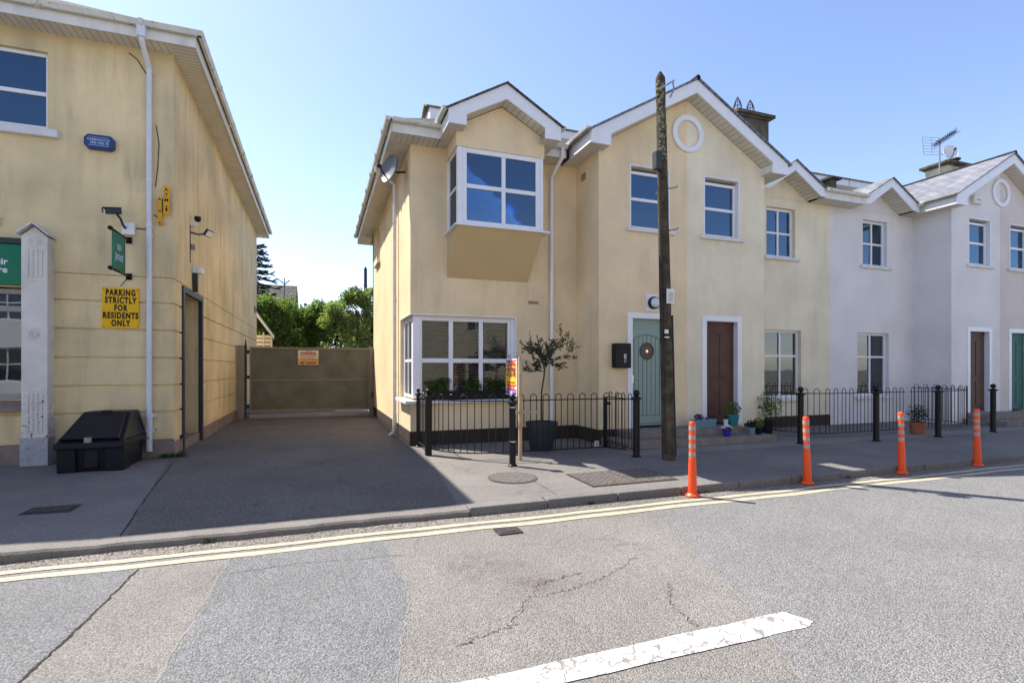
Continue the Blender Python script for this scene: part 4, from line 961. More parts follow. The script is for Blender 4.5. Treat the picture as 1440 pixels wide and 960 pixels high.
    up.box(x0_, x1_, 13.28, 13.9, zt - .35, zt + .25); up.build('ridge_upstand', 'upvc', t)
    cap = MB(); cap.slab((x0_ - .1, 13.22, zt + .25), (x1_, 13.22, zt + .25), (x1_, 13.6, zt + .44), (x0_ - .1, 13.6, zt + .44), .04); cap.slab((x1_, 13.98, zt + .25), (x0_ - .1, 13.98, zt + .25), (x0_ - .1, 13.6, zt + .44), (x1_, 13.6, zt + .44), .04); cap.build('ridge_cap', 'moss', t)
    # --- recess windows of the plain houses
    if not h1:
        window(t, 'y', YA + .09, *sorted((X(3.05), X(4.25))), .72, 2.40, [.5], [.62], glassm='glass_dark', fr=.06, sill=(min(X(2.95), X(4.35)), max(X(2.95), X(4.35)), -.16, .64, .715), blind=(1.5, .05, 'blind'))
        window(t, 'y', YA + .09, *sorted((X(3.12), X(4.05))), 4.2, 5.42, [.5], [.5], glassm='glass_blue', fr=.06, sill=(min(X(3.0), X(4.17)), max(X(3.0), X(4.17)), -.16, 4.12, 4.195))
    return t

H1 = house(1, 7.13, -1, 5.53, 'cream', 'cream end house with projecting upstairs bay window, green front door and dark plinth')
H2 = house(2, 7.13, 1, 5.25, 'pale_cream', 'pale cream house sharing its gable with the end house, chimney on its far side', doorm='door_brown')
H3 = house(3, 17.63, -1, 5.25, 'lilac', 'pale lilac house in the middle of the terrace beyond the pale cream one', doorm='door_brown')
H4 = house(4, 17.63, 1, 6.6, 'dusty_pink', 'dusty pink house at the right edge, right half of the far gable', doorm='door_teal')

# house 1 specials ---------------------------------------------------
def oriel():
    t = H1; x0, x1, yf, yw = 2.30, 3.96, 9.05, 9.85; xm = 3.13
    b = MB()
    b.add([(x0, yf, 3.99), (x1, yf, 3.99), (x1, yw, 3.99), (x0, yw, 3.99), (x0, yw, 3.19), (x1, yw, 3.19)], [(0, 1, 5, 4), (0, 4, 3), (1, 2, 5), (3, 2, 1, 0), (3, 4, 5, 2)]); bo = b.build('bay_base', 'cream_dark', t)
    hd = MB(); hd.box(x0 - .02, x1 + .02, yf - .01, yf + .13, 5.40, 5.72); hd.box(x0 - .02, x0 + .12, yf + .13, yw, 5.40, 5.72); hd.box(x1 - .12, x1 + .02, yf + .13, yw, 5.40, 5.72)
    hd.prism([(x0 - .02, 5.72), (x1 + .02, 5.72), (x1 + .02, 5.76), (xm, 6.22), (x0 - .02, 5.76)], 'y', yf - .01, yf + .13); hd.build('bay_wall', 'cream', t)
    s = MB(); s.box(x0 - .06, x1 + .12, yf - .07, yw, 3.99, 4.02); s.build('sill', 'upvc', t, bevel=.004)
    c = MB(); c.box(x0, x0 + .09, yf, yf + .09, 4.02, 5.40); c.box(x1 - .06, x1, yf, yf + .09, 4.02, 5.40); c.box(x1 - .05, x1, yf + .09, yw, 4.02, 5.40); c.box(x0, x0 + .06, yw - .05, yw, 4.02, 5.40); c.build('bay_post', 'upvc', t, bevel=.004)
    window(t, 'y', yf + .01, x0 + .09, x1 - .06, 4.02, 5.40, [.52], [.51], glassm='glass_blue', fr=.085, muntin=.075, roomdepth=2.2, roomm='interior')
    window(t, 'x', x0 + .01, yf + .09, yw - .05, 4.02, 5.40, [], [.51], glassm='glass_dark', fr=.05, muntin=.05, room=False)
    # potted red flower inside and curtain
    fl = MB(); rr = random.Random(4); leafcloud(fl, [((2.95, 9.25, 4.30), (.20, .08, .22))], 260, .05, rr, 'leaf_hedge'); leafcloud(fl, [((2.85, 9.22, 4.60), (.16, .06, .12))], 60, .035, rr, 'ink_magenta'); fl.build('window_plant', None, t) 
    cu = MB(); cu.prism([(3.60 + .03 * math.sin(k * 1.3), 9.16 + k * .035) for k in range(12)] + [(3.66 + .03 * math.sin(k * 1.3), 9.16 + k * .035) for k in range(11, -1, -1)], 'z', 4.05, 5.4); cu.build('curtain', 'curtain', t)
    # bay roof
    y = 8.75; h = 1.06; sl_ = .57
    bb = MB(); za = 6.50
    bb.prism([(xm, za), (xm + h, za - sl_ * h), (xm + h, 5.65), (xm + h - .32, 5.65), (xm + h - .32, 5.84), (xm, za - .27), (xm - h + .32, 5.84), (xm - h + .32, 5.65), (xm - h, 5.65), (xm - h, za - sl_ * h)], 'y', y, y + .03); bb.build('bargeboard', 'upvc', t, bevel=.004)
    sf = MB()
    for s_ in (-1, 1): sf.slab((xm + s_ * (h - .2), y + .031, 5.78), (xm + s_ * (h - .2), yf - .011, 5.78), (xm, yf - .011, za - .25), (xm, y + .031, za - .25), .015)
    sf.build('soffit', 'soffit_x', t)
    sf = MB()
    for s_ in (-1, 1):
        a, b_ = sorted((xm + s_ * (h - .32), xm + s_ * (h - .02))); sf.box(a, b_, y + .031, yf - .011, 5.655, 5.67)
        a, b_ = sorted((xm + s_ * (.85 + .001), xm + s_ * (h - .02))); sf.box(a, b_, yf - .01, 9.84, 5.656, 5.671)
    sf.build('soffit', 'soffit_y', t)
    fs = MB(); gu = MB(); gp = gutter_prof()
    for s_ in (-1, 1):
        xx = xm + s_ * h; fs.box(xx - s_ * .02, xx, y + .031, 9.44, 5.65, 5.86); gu.prism([(xx - s_ * a, 5.93 + b_) for a, b_ in gp], 'y', y - .01, 9.42)
    fs.build('fascia', 'upvc_old', t); gu.build('gutter', 'gutter_old', t)
    rf = MB()
    for s_ in (-1, 1): rf.slab((xm + s_ * (h + .06), y - .04, za + .03 - sl_ * (h + .06)), (xm + s_ * (h + .06), 11.2, za + .03 - sl_ * (h + .06)), (xm, 11.2, za + .03), (xm, y - .04, za + .03), .025)
    rf.build('bay_roof', 'slate_mossy', t)
oriel()
def ground_window():
    t = H1
    # corner window frames
    w1 = window(t, 'y', 9.93, 1.78, 3.62, .88, 2.42, [.335, .665], [.47], glassm='glass', fr=.055, muntin=.085, blind=(.95, .048, 'blind'), roomdepth=2.6)
    window(t, 'x', 1.668, 10.101, 11.05, .88, 2.42, [.5], [.47], glassm='glass', fr=.06, muntin=.06, depth=.025, room=False, blind=(.95, .048, 'blind'))
    p = MB(); p.box(1.66, 1.80, 9.91, 10.10, .88, 2.42); p.box(3.62, 3.70, 9.90, 9.98, .85, 2.455); p.box(1.66, 3.62, 9.92, 10.02, 2.42, 2.455); p.box(1.665, 1.75, 10.10, 11.13, 2.42, 2.455); p.box(1.66, 1.76, 11.05, 11.135, .85, 2.42); p.build('corner_post', 'upvc', t, bevel=.004)
    s = MB(); s.prism([(1.49, 9.74), (3.78, 9.74), (3.78, 10.0), (1.80, 10.0), (1.80, 11.12), (1.49, 11.12)], 'z', .79, .848); s.build('sill', 'sill', t, bevel=.006)
    tr = MB(); tr.box(1.592, 3.72, 9.842, 9.87, 2.458, 2.48); tr.box(3.696, 3.718, 9.842, 9.897, .85, 2.458); tr.box(1.592, 1.62, 9.87, 11.14, 2.458, 2.48); tr.build('trim', 'upvc', t)
    window(t, 'x', 1.69, 15.12, 15.95, 4.5, 5.55, [], [.5], glassm='glass_blue', fr=.05, room=False, sill=(15.02, 16.05, -.17, 4.42, 4.495))
    # side downpipe
    dp = MB(); yy = 11.5
    dp.tube([(1.14, yy, 5.78), (1.14, yy, 5.66), (1.52, yy, 5.42), (1.52, yy, 5.3)], .036, 8); dp.tube([(1.53, yy, 5.35), (1.53, yy, .45)], .038, 12)
    dp.tube([(1.53, yy, .47), (1.53, yy, .25), (1.50, yy, .06), (1.42, yy - .05, .03)], .045, 10)
    for z in (4.6, 2.9, 1.3): dp.lathe([(.046, 0), (.046, .04)], 1.53, yy, z, 12)
    dp.build('downpipe', 'upvc_old', t, smooth=True)
    dp = MB(); xx = 4.47
    dp.tube([(xx + .03, 9.33, 5.80), (xx + .03, 9.33, 5.62), (xx, 9.78, 5.36), (xx, 9.78, 5.2)], .038, 10); dp.tube([(xx, 9.78, 5.3), (xx, 9.78, .05)], .038, 12)
    for z in (5.22, 3.4, 1.5): dp.lathe([(.045, 0), (.045, .04)], xx, 9.78, z, 12)
    dp.build('downpipe', 'upvc', t, smooth=True)
    v = MB(); v.box(3.98, 4.20, 9.842, 9.87, 2.76, 2.82); [v.box(3.99 + k * .07, 4.04 + k * .07, 9.838, 9.843, 2.77, 2.81) for k in range(3)]; v.build('air_vent', 'brick_vent', t)
    v = MB(); v.box(5.05, 5.08, 9.42, 9.60, 5.28, 5.42); v.build('air_vent', 'brick_vent', t)
ground_window()

# ring mouldings
def ring(xc, yw, z, label):
    mb = MB(); n = 40; ro_, ri = .385, .275
    for i in range(n):
        a, b = 2 * math.pi * i / n, 2 * math.pi * (i + 1) / n
        P = lambda r, t_, y: (xc + r * math.cos(t_), y, z + r * math.sin(t_))
        y0, y1 = yw - .045, yw - .001
        mb.quad(P(ri, a, y0), P(ro_, a, y0), P(ro_, b, y0), P(ri, b, y0)); mb.quad(P(ro_, a, y0), P(ro_, a, y1), P(ro_, b, y1), P(ro_, b, y0)); mb.quad(P(ri, a, y0), P(ri, b, y0), P(ri, b, y1), P(ri, a, y1)); mb.quad(P(ri, a, y1), P(ri, b, y1), P(ro_, b, y1), P(ro_, a, y1))
    mb.build('ring_moulding', 'upvc', origin=(xc, yw, z), label=label, cat='moulding', weld=True, bevel=.01, group='round mouldings under the gables')
ring(7.14, 8.9, 6.29, 'white round moulding under the near gable beside the telegraph pole')
ring(17.64, 8.9, 6.29, 'white round moulding under the far gable at the right edge')

# chimneys
def chimney(parent, x0, x1, y0, y1, z0, z1, body, pots):
    c = MB().box(x0, x1, y0, y1, z0, z1 - .16); co = c.build('chimney', body, parent)
    k = MB(); k.box(x0 - .06, x1 + .06, y0 - .06, y1 + .06, z1 - .16, z1 - .10); k.box(x0 - .16, x1 + .16, y0 - .14, y1 + .14, z1 - .10, z1); k.build('chimney_cap', 'chimney_render', co, bevel=.01)
    for (px, kind) in pots:
        py = (y0 + y1) / 2
        MB().lathe([(.15, 0), (.14, .16), (.155, .17), (.155, .22), (.12, .22)], px, py, z1, 16).build('chimney_pot', 'clay_pot', co, smooth=True)
        q = MB()
        if kind == 'cage':
            for j in range(8):
                t_ = j * math.pi / 4; q.tube([(px + .13 * math.cos(t_), py + .13 * math.sin(t_), z1 + .2), (px + .12 * math.cos(t_), py + .12 * math.sin(t_), z1 + .34), (px + .07 * math.cos(t_), py + .07 * math.sin(t_), z1 + .50), (px, py, z1 + .64)], .011, 4)
            for rr, zz in ((.125, .3), (.1, .42)): q.tube([(px + rr * math.cos(R(a)), py + rr * math.sin(R(a)), z1 + zz) for a in range(0, 361, 30)], .008, 4)
        else: q.lathe([(.24, .30), (.24, .33), (.10, .40), (.01, .41)], px, py, z1, 16); q.tube([(px - .1, py, z1 + .2), (px - .1, py, z1 + .32)], .01, 4); q.tube([(px + .1, py, z1 + .2), (px + .1, py, z1 + .32)], .01, 4)
        q.build('cowl', 'iron_dark', co)
chimney(H2, 12.42, 13.62, 13.0, 13.7, 6.5, 9.58, 'chimney_render', [(12.68, 'cage'), (13.2, 'cage')])
chimney(H4, 22.85, 24.1, 13.2, 14.0, 6.5, 9.5, 'chimney_cream', [(23.9, 'cowl')])
# party-line extras on roof
def aerial():
    t = thing('television_aerial', 'rooftop aerial with grid reflector on a mast before the far chimney', 'aerial', (22.6, 13.3, 8.1))
    x, y = 22.55, 13.3
    MB().tube([(x, y, 8.0), (x, y, 10.3)], .025, 8).build('mast', 'grey_metal', t)
    a = Vector((x - .40, y, 9.98)); b = Vector((x + .55, y - .25, 10.62)); m = MB(); m.tube([a, b], .020, 6); m.tube([a + Vector((0, 0, .08)), b + Vector((0, 0, .02))], .012, 6)
    d = (b - a).normalized(); sd = d.cross(Vector((0, 0, 1))).normalized(); upv = sd.cross(d)
    for k in range(12):
        p = a.lerp(b, .12 + k * .078); m.tube([p - sd * .16 + upv * .08, p + sd * .16 - upv * .08], .008, 4); m.tube([p - sd * .12 - upv * .12, p + sd * .12 + upv * .12], .008, 4)
    m.build('boom', 'iron_dark', t)
    g = MB()
    xx = Vector((.95, -.30, 0)).normalized(); zz = Vector((-.12, 0, 1)).normalized(); ac = a + Vector((-.02, .02, .02))
    for k in range(7): g.tube([ac - xx * .36 + zz * (-.33 + k * .11), ac + xx * .30 + zz * (-.33 + k * .11)], .008, 4)
    for s_ in (-.36, -.02, .30): g.tube([ac + xx * s_ + zz * .34, ac + xx * s_ - zz * .34], .009, 4)
    g.build('reflector', 'grey_metal', t)
    t = thing('satellite_dish', 'round white satellite dish on the mast above the far roof', 'satellite dish', (x + .2, y - .1, 9.6))
    dish(t, Vector((x + .16, y - .25, 9.72)), Vector((-.45, -.85, .30)), .27, 'white_plastic', 'white_plastic', Vector((x, y, 9.75)))
def dish(t, c, nrm, r, mt, armt, mount):
    nrm = nrm.normalized(); mb = MB(); q = nrm.to_track_quat('Z', 'Y').to_matrix().to_4x4()
    prof = [(r * k / 6, .22 * r * (k / 6) ** 2) for k in range(1, 7)]
    mb.lathe([(.001, 0)] + prof + [(r * 1.02, .22 * r + .01), (r * 1.02, .22 * r - .02)] + [(a, b - .02) for a, b in prof[::-1]] + [(.001, -.02)], 0, 0, 0, 28)
    mb.xform(Matrix.Translation(c) @ q @ Matrix.Diagonal((.92, 1.08, 1, 1))); mb.build('reflector', mt, t, smooth=True)
    a = MB(); base = c + (q.to_3x3() @ Vector((0, -r * .95, .0))) ; tip = c + nrm * r * 1.15 + (q.to_3x3() @ Vector((0, -r * .25, 0)))
    if base.z > c.z: base = c + (q.to_3x3() @ Vector((0, r * .95, .0))); tip = c + nrm * r * 1.15 + (q.to_3x3() @ Vector((0, r * .35, 0)))
    a.tube([base, tip], .014, 6); a.tube([tip - nrm * .06, tip + nrm * .03], .035, 10); a.build('receiver_arm', 'black_plastic', t)
    b = MB(); b.tube([c - nrm * .02, c - nrm * .10, mount], .02, 8); b.build('mount', armt, t)
aerial()
t = thing('satellite_dish', 'dark grey satellite dish on the side of the cream end house under the eave', 'satellite dish', (1.6, 10.2, 5.2))
dish(t, Vector((1.30, 10.28, 5.28)), Vector((-.85, -.50, .22)), .255, 'dish_grey', 'black_paint', Vector((1.59, 10.45, 5.33)))
# small antenna bits on roof B
t = thing('roof_insulator', 'small black looped cable bracket on the roof slope beside the dark chimney', 'bracket', (9.6, 9.2, 5.95))
MB().tube([(9.15, 9.0, 6.05), (9.15, 9.0, 6.30), (9.22, 9.0, 6.42), (9.36, 9.0, 6.44), (9.44, 9.0, 6.34), (9.40, 9.0, 6.12)], .022, 6).build('loop', 'black_paint', t, smooth=True)
t = thing('flue_cowl', 'dark square flue with a flat cap behind the first small gablet', 'flue', (12.0, 10.6, 6.3))
MB().box(13.22, 13.44, 10.5, 10.72, 6.2, 6.66).build('stack', 'chimney_render', t); MB().box(13.12, 13.54, 10.4, 10.82, 6.66, 6.72).build('cap', 'iron_dark', t)
# alarm on gable C
t = thing('alarm_box', 'cream alarm box beside the round moulding of the far gable', 'alarm', (16.5, 8.89, 5.9))
MB().box(16.35, 16.70, 8.80, 8.899, 5.85, 6.08).build('case', 'upvc_old', t, bevel=.02); MB().box(16.42, 16.63, 8.797, 8.80, 5.94, 5.955).build('rule', 'ink', t)
# wall light, letter box
t = thing('wall_light', 'round white bulkhead light with black rim above the green door', 'light', (6.26, 8.89, 2.6))
MB().box(6.12, 6.40, 8.87, 8.899, 2.60, 2.93).build('back_plate', 'upvc', t)
MB().prism([(6.28 + .125 * math.cos(R(a)), 2.76 + .125 * math.sin(R(a))) for a in range(0, 360, 15)], 'y', 8.80, 8.87).build('rim', 'black_plastic', t, bevel=.012)
lb = MB(); lb.lathe([(.10, 0), (.095, .03), (.07, .055), (.03, .068), (.001, .07)], 0, 0, 0, 24); lb.xform(Matrix.Translation((6.28, 8.80, 2.76)) @ Matrix.Rotation(R(90), 4, 'X')); lb.build('globe', 'lamp_glass', t, smooth=True)
t = thing('letter_box', 'black wall mounted letter box left of the green door', 'letter box', (5.5, 8.89, 1.45))
MB().box(5.34, 5.70, 8.75, 8.899, 1.46, 1.94).build('body', 'black_plastic', t, bevel=.02)
MB().box(5.36, 5.68, 8.742, 8.752, 1.83, 1.90).build('flap', 'black_plastic', t, bevel=.004)
MB().box(5.53, 5.58, 8.744, 8.7495, 1.64, 1.73).build('number_plate', 'plate_cream', t); MB().box(5.53, 5.58, 8.744, 8.7495, 1.565, 1.625).build('sticker', 'trough_blue', t)
text('1', 'lettering', 'ink', .085, (5.555, 8.7435, 1.685), (1, 0, 0), (0, 0, 1), t, ext=.0005, bold=.002)

# steps
t = thing('doorsteps', 'wide pair of grey stone steps below the two front doors', 'steps', (6.8, 8.4, 0))
MB().box(5.10, 8.55, 7.95, 8.885, 0, .13).build('lower_step', 'stone_step', t, bevel=.012)
MB().box(5.45, 8.20, 8.36, 8.887, .13, .27).build('upper_step', 'stone_step', t, bevel=.012)
t = thing('doorsteps', 'far pair of stone steps at the foot of the far gable', 'steps', (17.6, 8.4, 0))
MB().box(16.0, 19.2, 7.95, 8.885, 0, .13).build('lower_step', 'stone_step', t, bevel=.012)
MB().box(16.2, 19.0, 8.36, 8.887, .13, .27).build('upper_step', 'stone_step', t, bevel=.012)

# ================================================================== railings
def ballpost(x, y, label, w_=.045, h=.93, group='ball topped iron posts along the pavement', worn='black_paint', z0=0, square=False, band=False, name='iron_post'):
    t = thing(name, label, 'post', (x, y, 0), group)
    m = MB()
    if square: m.box(x - w_, x + w_, y - w_, y + w_, 0, h)
    else: m.lathe([(w_ * 1.5, 0), (w_ * 1.5, .015), (w_ * 1.05, .03), (w_, .05), (w_, h), ], x, y, 0, 18)
    m.build('shaft', worn, t, smooth=not square)
    c = MB(); c.lathe([(w_ * 1.0, h - .002), (w_ * 1.7, h + .01), (w_ * 1.7, h + .03), (w_ * .9, h + .045), (w_ * .55, h + .055)], x, y, 0, 18); c.build('collar', 'black_paint', t, smooth=True)
    r = w_ * .98; cb = MB(); cb.lathe([(r * math.sin(R(a)) + .0005, h + .055 + r - r * math.cos(R(a))) for a in range(10, 181, 17)], x, y, 0, 16); cb.build('ball', 'black_paint', t, smooth=True)
    if band:
        b = MB(); b.lathe([(w_ * 1.25, .36), (w_ * 1.25, .375)], x, y, 0, 16); b.lathe([(w_ * 1.2, h - .05), (w_ * 1.2, h - .04)], x, y, 0, 16); b.build('wire_band', 'chrome', t)
    return t
def railing(path, label, name='railing', step=.11, skip=(), zb=.10, zr=.93, zt=1.03, worn='black_worn'):
    # resample path
    pts = [Vector((p[0], p[1], 0)) for p in path]; segs = [(a, b, (b - a).length) for a, b in zip(pts[:-1], pts[1:])]; tot = sum(s[2] for s in segs)
    def at(s):
        for a, b, l in segs:
            if s <= l + 1e-9: return a.lerp(b, s / l)
            s -= l
        return pts[-1]
    c = at(tot / 2); t = thing(name, label, 'railing', (c.x, c.y, 0))
    n = int(tot / step); n -= n % 2; st = tot / (n + .0) if n else step
    rl = MB(); N = 24
    P = [at(tot * i / N) for i in range(N + 1)]
    rl.tube([p + Vector((0, 0, zr)) for p in P], .010, 6); ro = rl.build('top_rail', 'black_paint', t, smooth=True)
    bl = MB(); bl.tube([p + Vector((0, 0, zb)) for p in P], .011, 6); bl.build('bottom_rail', worn, t, smooth=True)
    k = 0
    for i in range(0, n, 2):
        a = at(st * (i + .5)); b = at(st * (i + 1.45)); r = (b - a).length / 2; m = (a + b) / 2; e = (b - a).normalized()
        arc = [m - e * r * math.cos(R(q)) + Vector((0, 0, zt - r + r * math.sin(R(q)))) for q in range(0, 181, 20)]
        mb = MB(); mb.tube([a + Vector((0, 0, zb))] + arc + [b + Vector((0, 0, zb))], .0075, 6); mb.build('bow_bar', worn if i % 4 else 'black_paint', t, smooth=True)
    return t
arc = [(1.76, 8.80)] + [(2.75 - .97 * math.cos(R(a)), 8.85 - .90 * math.sin(R(a))) for a in range(12, 91, 13)]
railing(arc + [(2.95, 7.95)], 'curved left part of the bow topped black railing around the window front')
railing([(2.97, 7.95), (4.45, 7.94), (4.62, 7.90), (4.85, 7.62)], 'straight front run of bow topped railing before the potted olive tree', worn='black_paint')
railing([(1.72, 9.62), (1.71, 8.78)], 'short side run of bow topped railing next to the driveway')
railing([(5.02, 8.50), (4.93, 7.50)], 'short bow topped gate beside the stone steps', name='railing_gate')
ballpost(1.72, 9.70, 'black post against the house corner at the driveway railing', .035, .96, 'corner posts of the house railing')
ballpost(1.71, 8.69, 'square black post where the curved and side railings meet', .05, .96, 'corner posts of the house railing', square=True)
t = thing('latch_post', 'thin black latch post at the inner end of the small railing gate', 'post', (5.0, 8.53, 0)); MB().box(4.98, 5.03, 8.52, 8.57, 0, .93).build('shaft', 'black_paint', t); MB().box(5.03, 5.08, 8.49, 8.53, .78, .83).build('latch', 'black_paint', t)
ballpost(2.70, 7.31, 'black ball topped post with silver bands in front of the curved railing', .048, .92, band=True)
ballpost(4.894, 7.37, 'black ball topped post between the small railing gate and the telegraph pole', .055, .94)
for (x, y, l) in ((8.69, 7.53, 'black post right behind the second orange bollard'), (10.445, 7.30, 'black post midway between the second and third orange bollards'), (12.33, 7.30, 'black post midway between the third and fourth orange bollards'), (14.48, 7.44, 'farthest black post, right of the fourth orange bollard')):
    ballpost(x, y, l, .055, .94)
railing([(9.35, 9.6), (9.38, 8.8), (9.55, 8.2), (9.9, 7.97), (10.4, 7.95), (12.3, 7.95)], 'black bow topped railing in front of the pale cream house')
railing([(12.45, 7.95), (14.5, 7.95), (14.9, 8.2), (15.1, 8.8), (15.12, 9.6)], 'black bow topped railing in front of the lilac house')

# potted olive
def olive():
    t = thing('plant_pot', 'large black round pot behind the straight railing', 'plant pot', (3.74, 8.62, 0))
    MB().lathe([(.20, 0), (.215, .06), (.255, .42), (.285, .42), (.29, .50), (.27, .50), (.255, .46)], 3.74, 8.62, 0, 32).build('body', 'pot_black', t, smooth=True)
    MB().lathe([(.25, .44), (.2, .455), (.001, .46)], 3.74, 8.62, 0, 20).build('soil', 'soil', t)
    t = thing('olive_tree', 'small sparse olive tree growing from the large black pot', 'tree', (3.74, 8.62, .45))
    rr = random.Random(11); b = MB(); lv = MB(); base = Vector((3.74, 8.62, .44))
    fork = Vector((3.80, 8.62, 1.44))
    b.tube([base, base + Vector((-.005, 0, .3)), base + Vector((0, 0, .6)), base + Vector((.045, 0, .85)), fork], [.020, .017, .015, .015, .016], 8)
    def leaves(p0, p1, n):
        d = (p1 - p0)
        for k in range(n):
            p = p0 + d * rr.random(); o = (d.normalized() + Vector((rr.gauss(0, 1), rr.gauss(0, 1), rr.gauss(0, .8))) * .8).normalized(); s = rr.uniform(.035, .055); w_ = o.orthogonal().normalized(); w_ = Matrix.Rotation(rr.random() * 6.28, 3, o) @ w_
            lv.add([p, p + o * s * .5 + w_ * .009, p + o * s, p + o * s * .5 - w_ * .009], [(0, 1, 2, 3)])
    def branch(p, d, L_, r, lev):
        n = 4; pts = [p]
        for i in range(n): d = (d + Vector((rr.gauss(0, .16), rr.gauss(0, .16), rr.gauss(0, .12) + .03))).normalized(); pts.append(pts[-1] + d * L_ / n)
        b.tube(pts, [r * (1 - .16 * i) for i in range(n + 1)], 5)
        for a, c in zip(pts[:-1], pts[1:]):
            if lev > 0: leaves(a, c, 2 if lev == 1 else 3)
        if lev < 2:
            for i in range(6 if lev == 0 else 3):
                q = pts[rr.randint(1, n)]; nd = (d + Vector((rr.gauss(0, .7), rr.gauss(0, .7), rr.gauss(0, .55)))).normalized(); branch(q, nd, L_ * rr.uniform(.35, .6), r * .6, lev + 1)
    for d, L_ in (((-.85, .1, .55), .62), ((-.55, -.2, .8), .55), ((-.2, .3, 1), .72), ((.15, -.1, 1), .85), ((.5, .2, .9), .6), ((.95, -.1, .55), .72), ((.9, .1, .1), .42), ((-.8, 0, .05), .42), ((.2, .5, .6), .5), ((.0, -.5, .6), .5), ((-.4, 0, .6), .5), ((.45, 0, .45), .5)):
        branch(fork + Vector((0, 0, rr.uniform(-.08, .12))), Vector(d).normalized(), L_ * .72, .008, 0)
    b.build('trunk', 'bark', t); lv.build('crown', 'leaf_olive', t)
olive()
# window box + shrubs
t = thing('window_box', 'long black planter standing on the ground floor sill', 'planter', (2.8, 9.82, .85))
MB().prism([(9.76, .85), (9.90, .85), (9.91, 1.02), (9.745, 1.02)], 'x', 1.95, 3.68).build('trough', 'black_plastic', t, bevel=.006)
rr = random.Random(21)
for x0, x1, h, l in ((1.93, 2.40, .26, 'leftmost box shrub in the window planter, with sunlit leaves'), (2.55, 3.04, .27, 'middle box shrub in the window planter'), (3.08, 3.62, .25, 'rightmost box shrub in the window planter behind the for sale board')):
    mb = MB(); cs = [((rr.uniform(x0 + .06, x1 - .06), 9.82 + rr.uniform(-.04, .04), 1.04 + rr.uniform(0, h * .7)), (rr.uniform(.06, .11), .08, rr.uniform(.05, .09))) for _ in range(14)]
    leafcloud(mb, cs, 1500, .016, rr); 
    tt = thing('box_shrub', l, 'shrub', ((x0 + x1) / 2, 9.82, 1.0), 'box shrubs in the window planter'); mb.build('foliage', 'leaf_box', tt)
    s = MB(); [s.tube([((x0 + x1) / 2 + k * .1, 9.82, .98), ((x0 + x1) / 2 + k * .13, 9.82, 1.15)], .006, 5) for k in (-1, 0, 1)]; s.build('stem', 'bark', tt)
# for sale sign
def sale():
    t = thing('for_sale_sign', 'FOR SALE board in yellow, red and white strapped to a timber post', 'sign', (2.97, 7.74, 0))
    MB().box(2.955, 3.005, 7.70, 7.75, .0, 1.64).build('post', 'timber', t, bevel=.003)
    p0 = Vector((2.95, 7.77)); p1 = Vector((3.06, 8.60)); d = (p1 - p0); L_ = d.length; d.normalize(); n = Vector((-d.y, d.x))  # facing -x
    def slabv(s0, s1, z0, z1, off0, off1, mt, name='panel'):
        mb = MB(); P = lambda s, o, z: (p0.x + d.x * s + n.x * o, p0.y + d.y * s + n.y * o, z)
        vs = [P(s0, off0, z0), P(s1, off0, z0), P(s1, off1, z0), P(s0, off1, z0), P(s0, off0, z1), P(s1, off0, z1), P(s1, off1, z1), P(s0, off1, z1)]
        mb.add(vs, [(3, 2, 1, 0), (4, 5, 6, 7), (0, 1, 5, 4), (1, 2, 6, 5), (2, 3, 7, 6), (3, 0, 4, 7)]); return mb.build(name, mt, t)
    z0, z1 = 1.01, 1.61; H_ = z1 - z0
    bo = slabv(0, L_, z0, z1, 0, .008, 'board_white', 'board')
    def F(a): return z1 - a * H_
    for a, b, m_ in ((.035, .055, 'ink_red'), (.17, .195, 'ink_red'), (.20, .71, 'board_yellow'), (.71, .745, 'ink_red'), (.83, .88, 'ink_magenta'), (.90, .975, 'ink_blue')):
        slabv(.03, L_ - .03, F(b), F(a), .0085, .010, m_, 'stripe')
    xd = (-d.x, -d.y, 0); c = lambda z, o=.0115: (p0.x + d.x * L_ / 2 + n.x * o, p0.y + d.y * L_ / 2 + n.y * o, z)
    text('FOR SALE', 'lettering', 'ink_red', .105, c(F(.115)), xd, (0, 0, 1), bo, bold=.003, sx=1.55)
    text('QUIRKE PENNY', 'lettering', 'ink_magenta', .10, c(F(.30)), xd, (0, 0, 1), bo, sx=1.1)
    text('AUCTIONEERS', 'lettering', 'ink_magenta', .10, c(F(.44)), xd, (0, 0, 1), bo, sx=1.1)
    text('AUCTIONEERS & VALUERS', 'lettering', 'ink_red', .045, c(F(.655)), xd, (0, 0, 1), bo, sx=1.1)
    text('087 444 434', 'lettering', 'ink_red', .075, c(F(.79)), xd, (0, 0, 1), bo, sx=1.4)
    text('SALES', 'lettering', 'ink_white', .05, c(F(.94)), xd, (0, 0, 1), bo, sx=1.8, bold=.001)
    MB().box(2.90, 3.25, 7.69, 7.715, .74, .78).build('brace', 'timber', t)
sale()
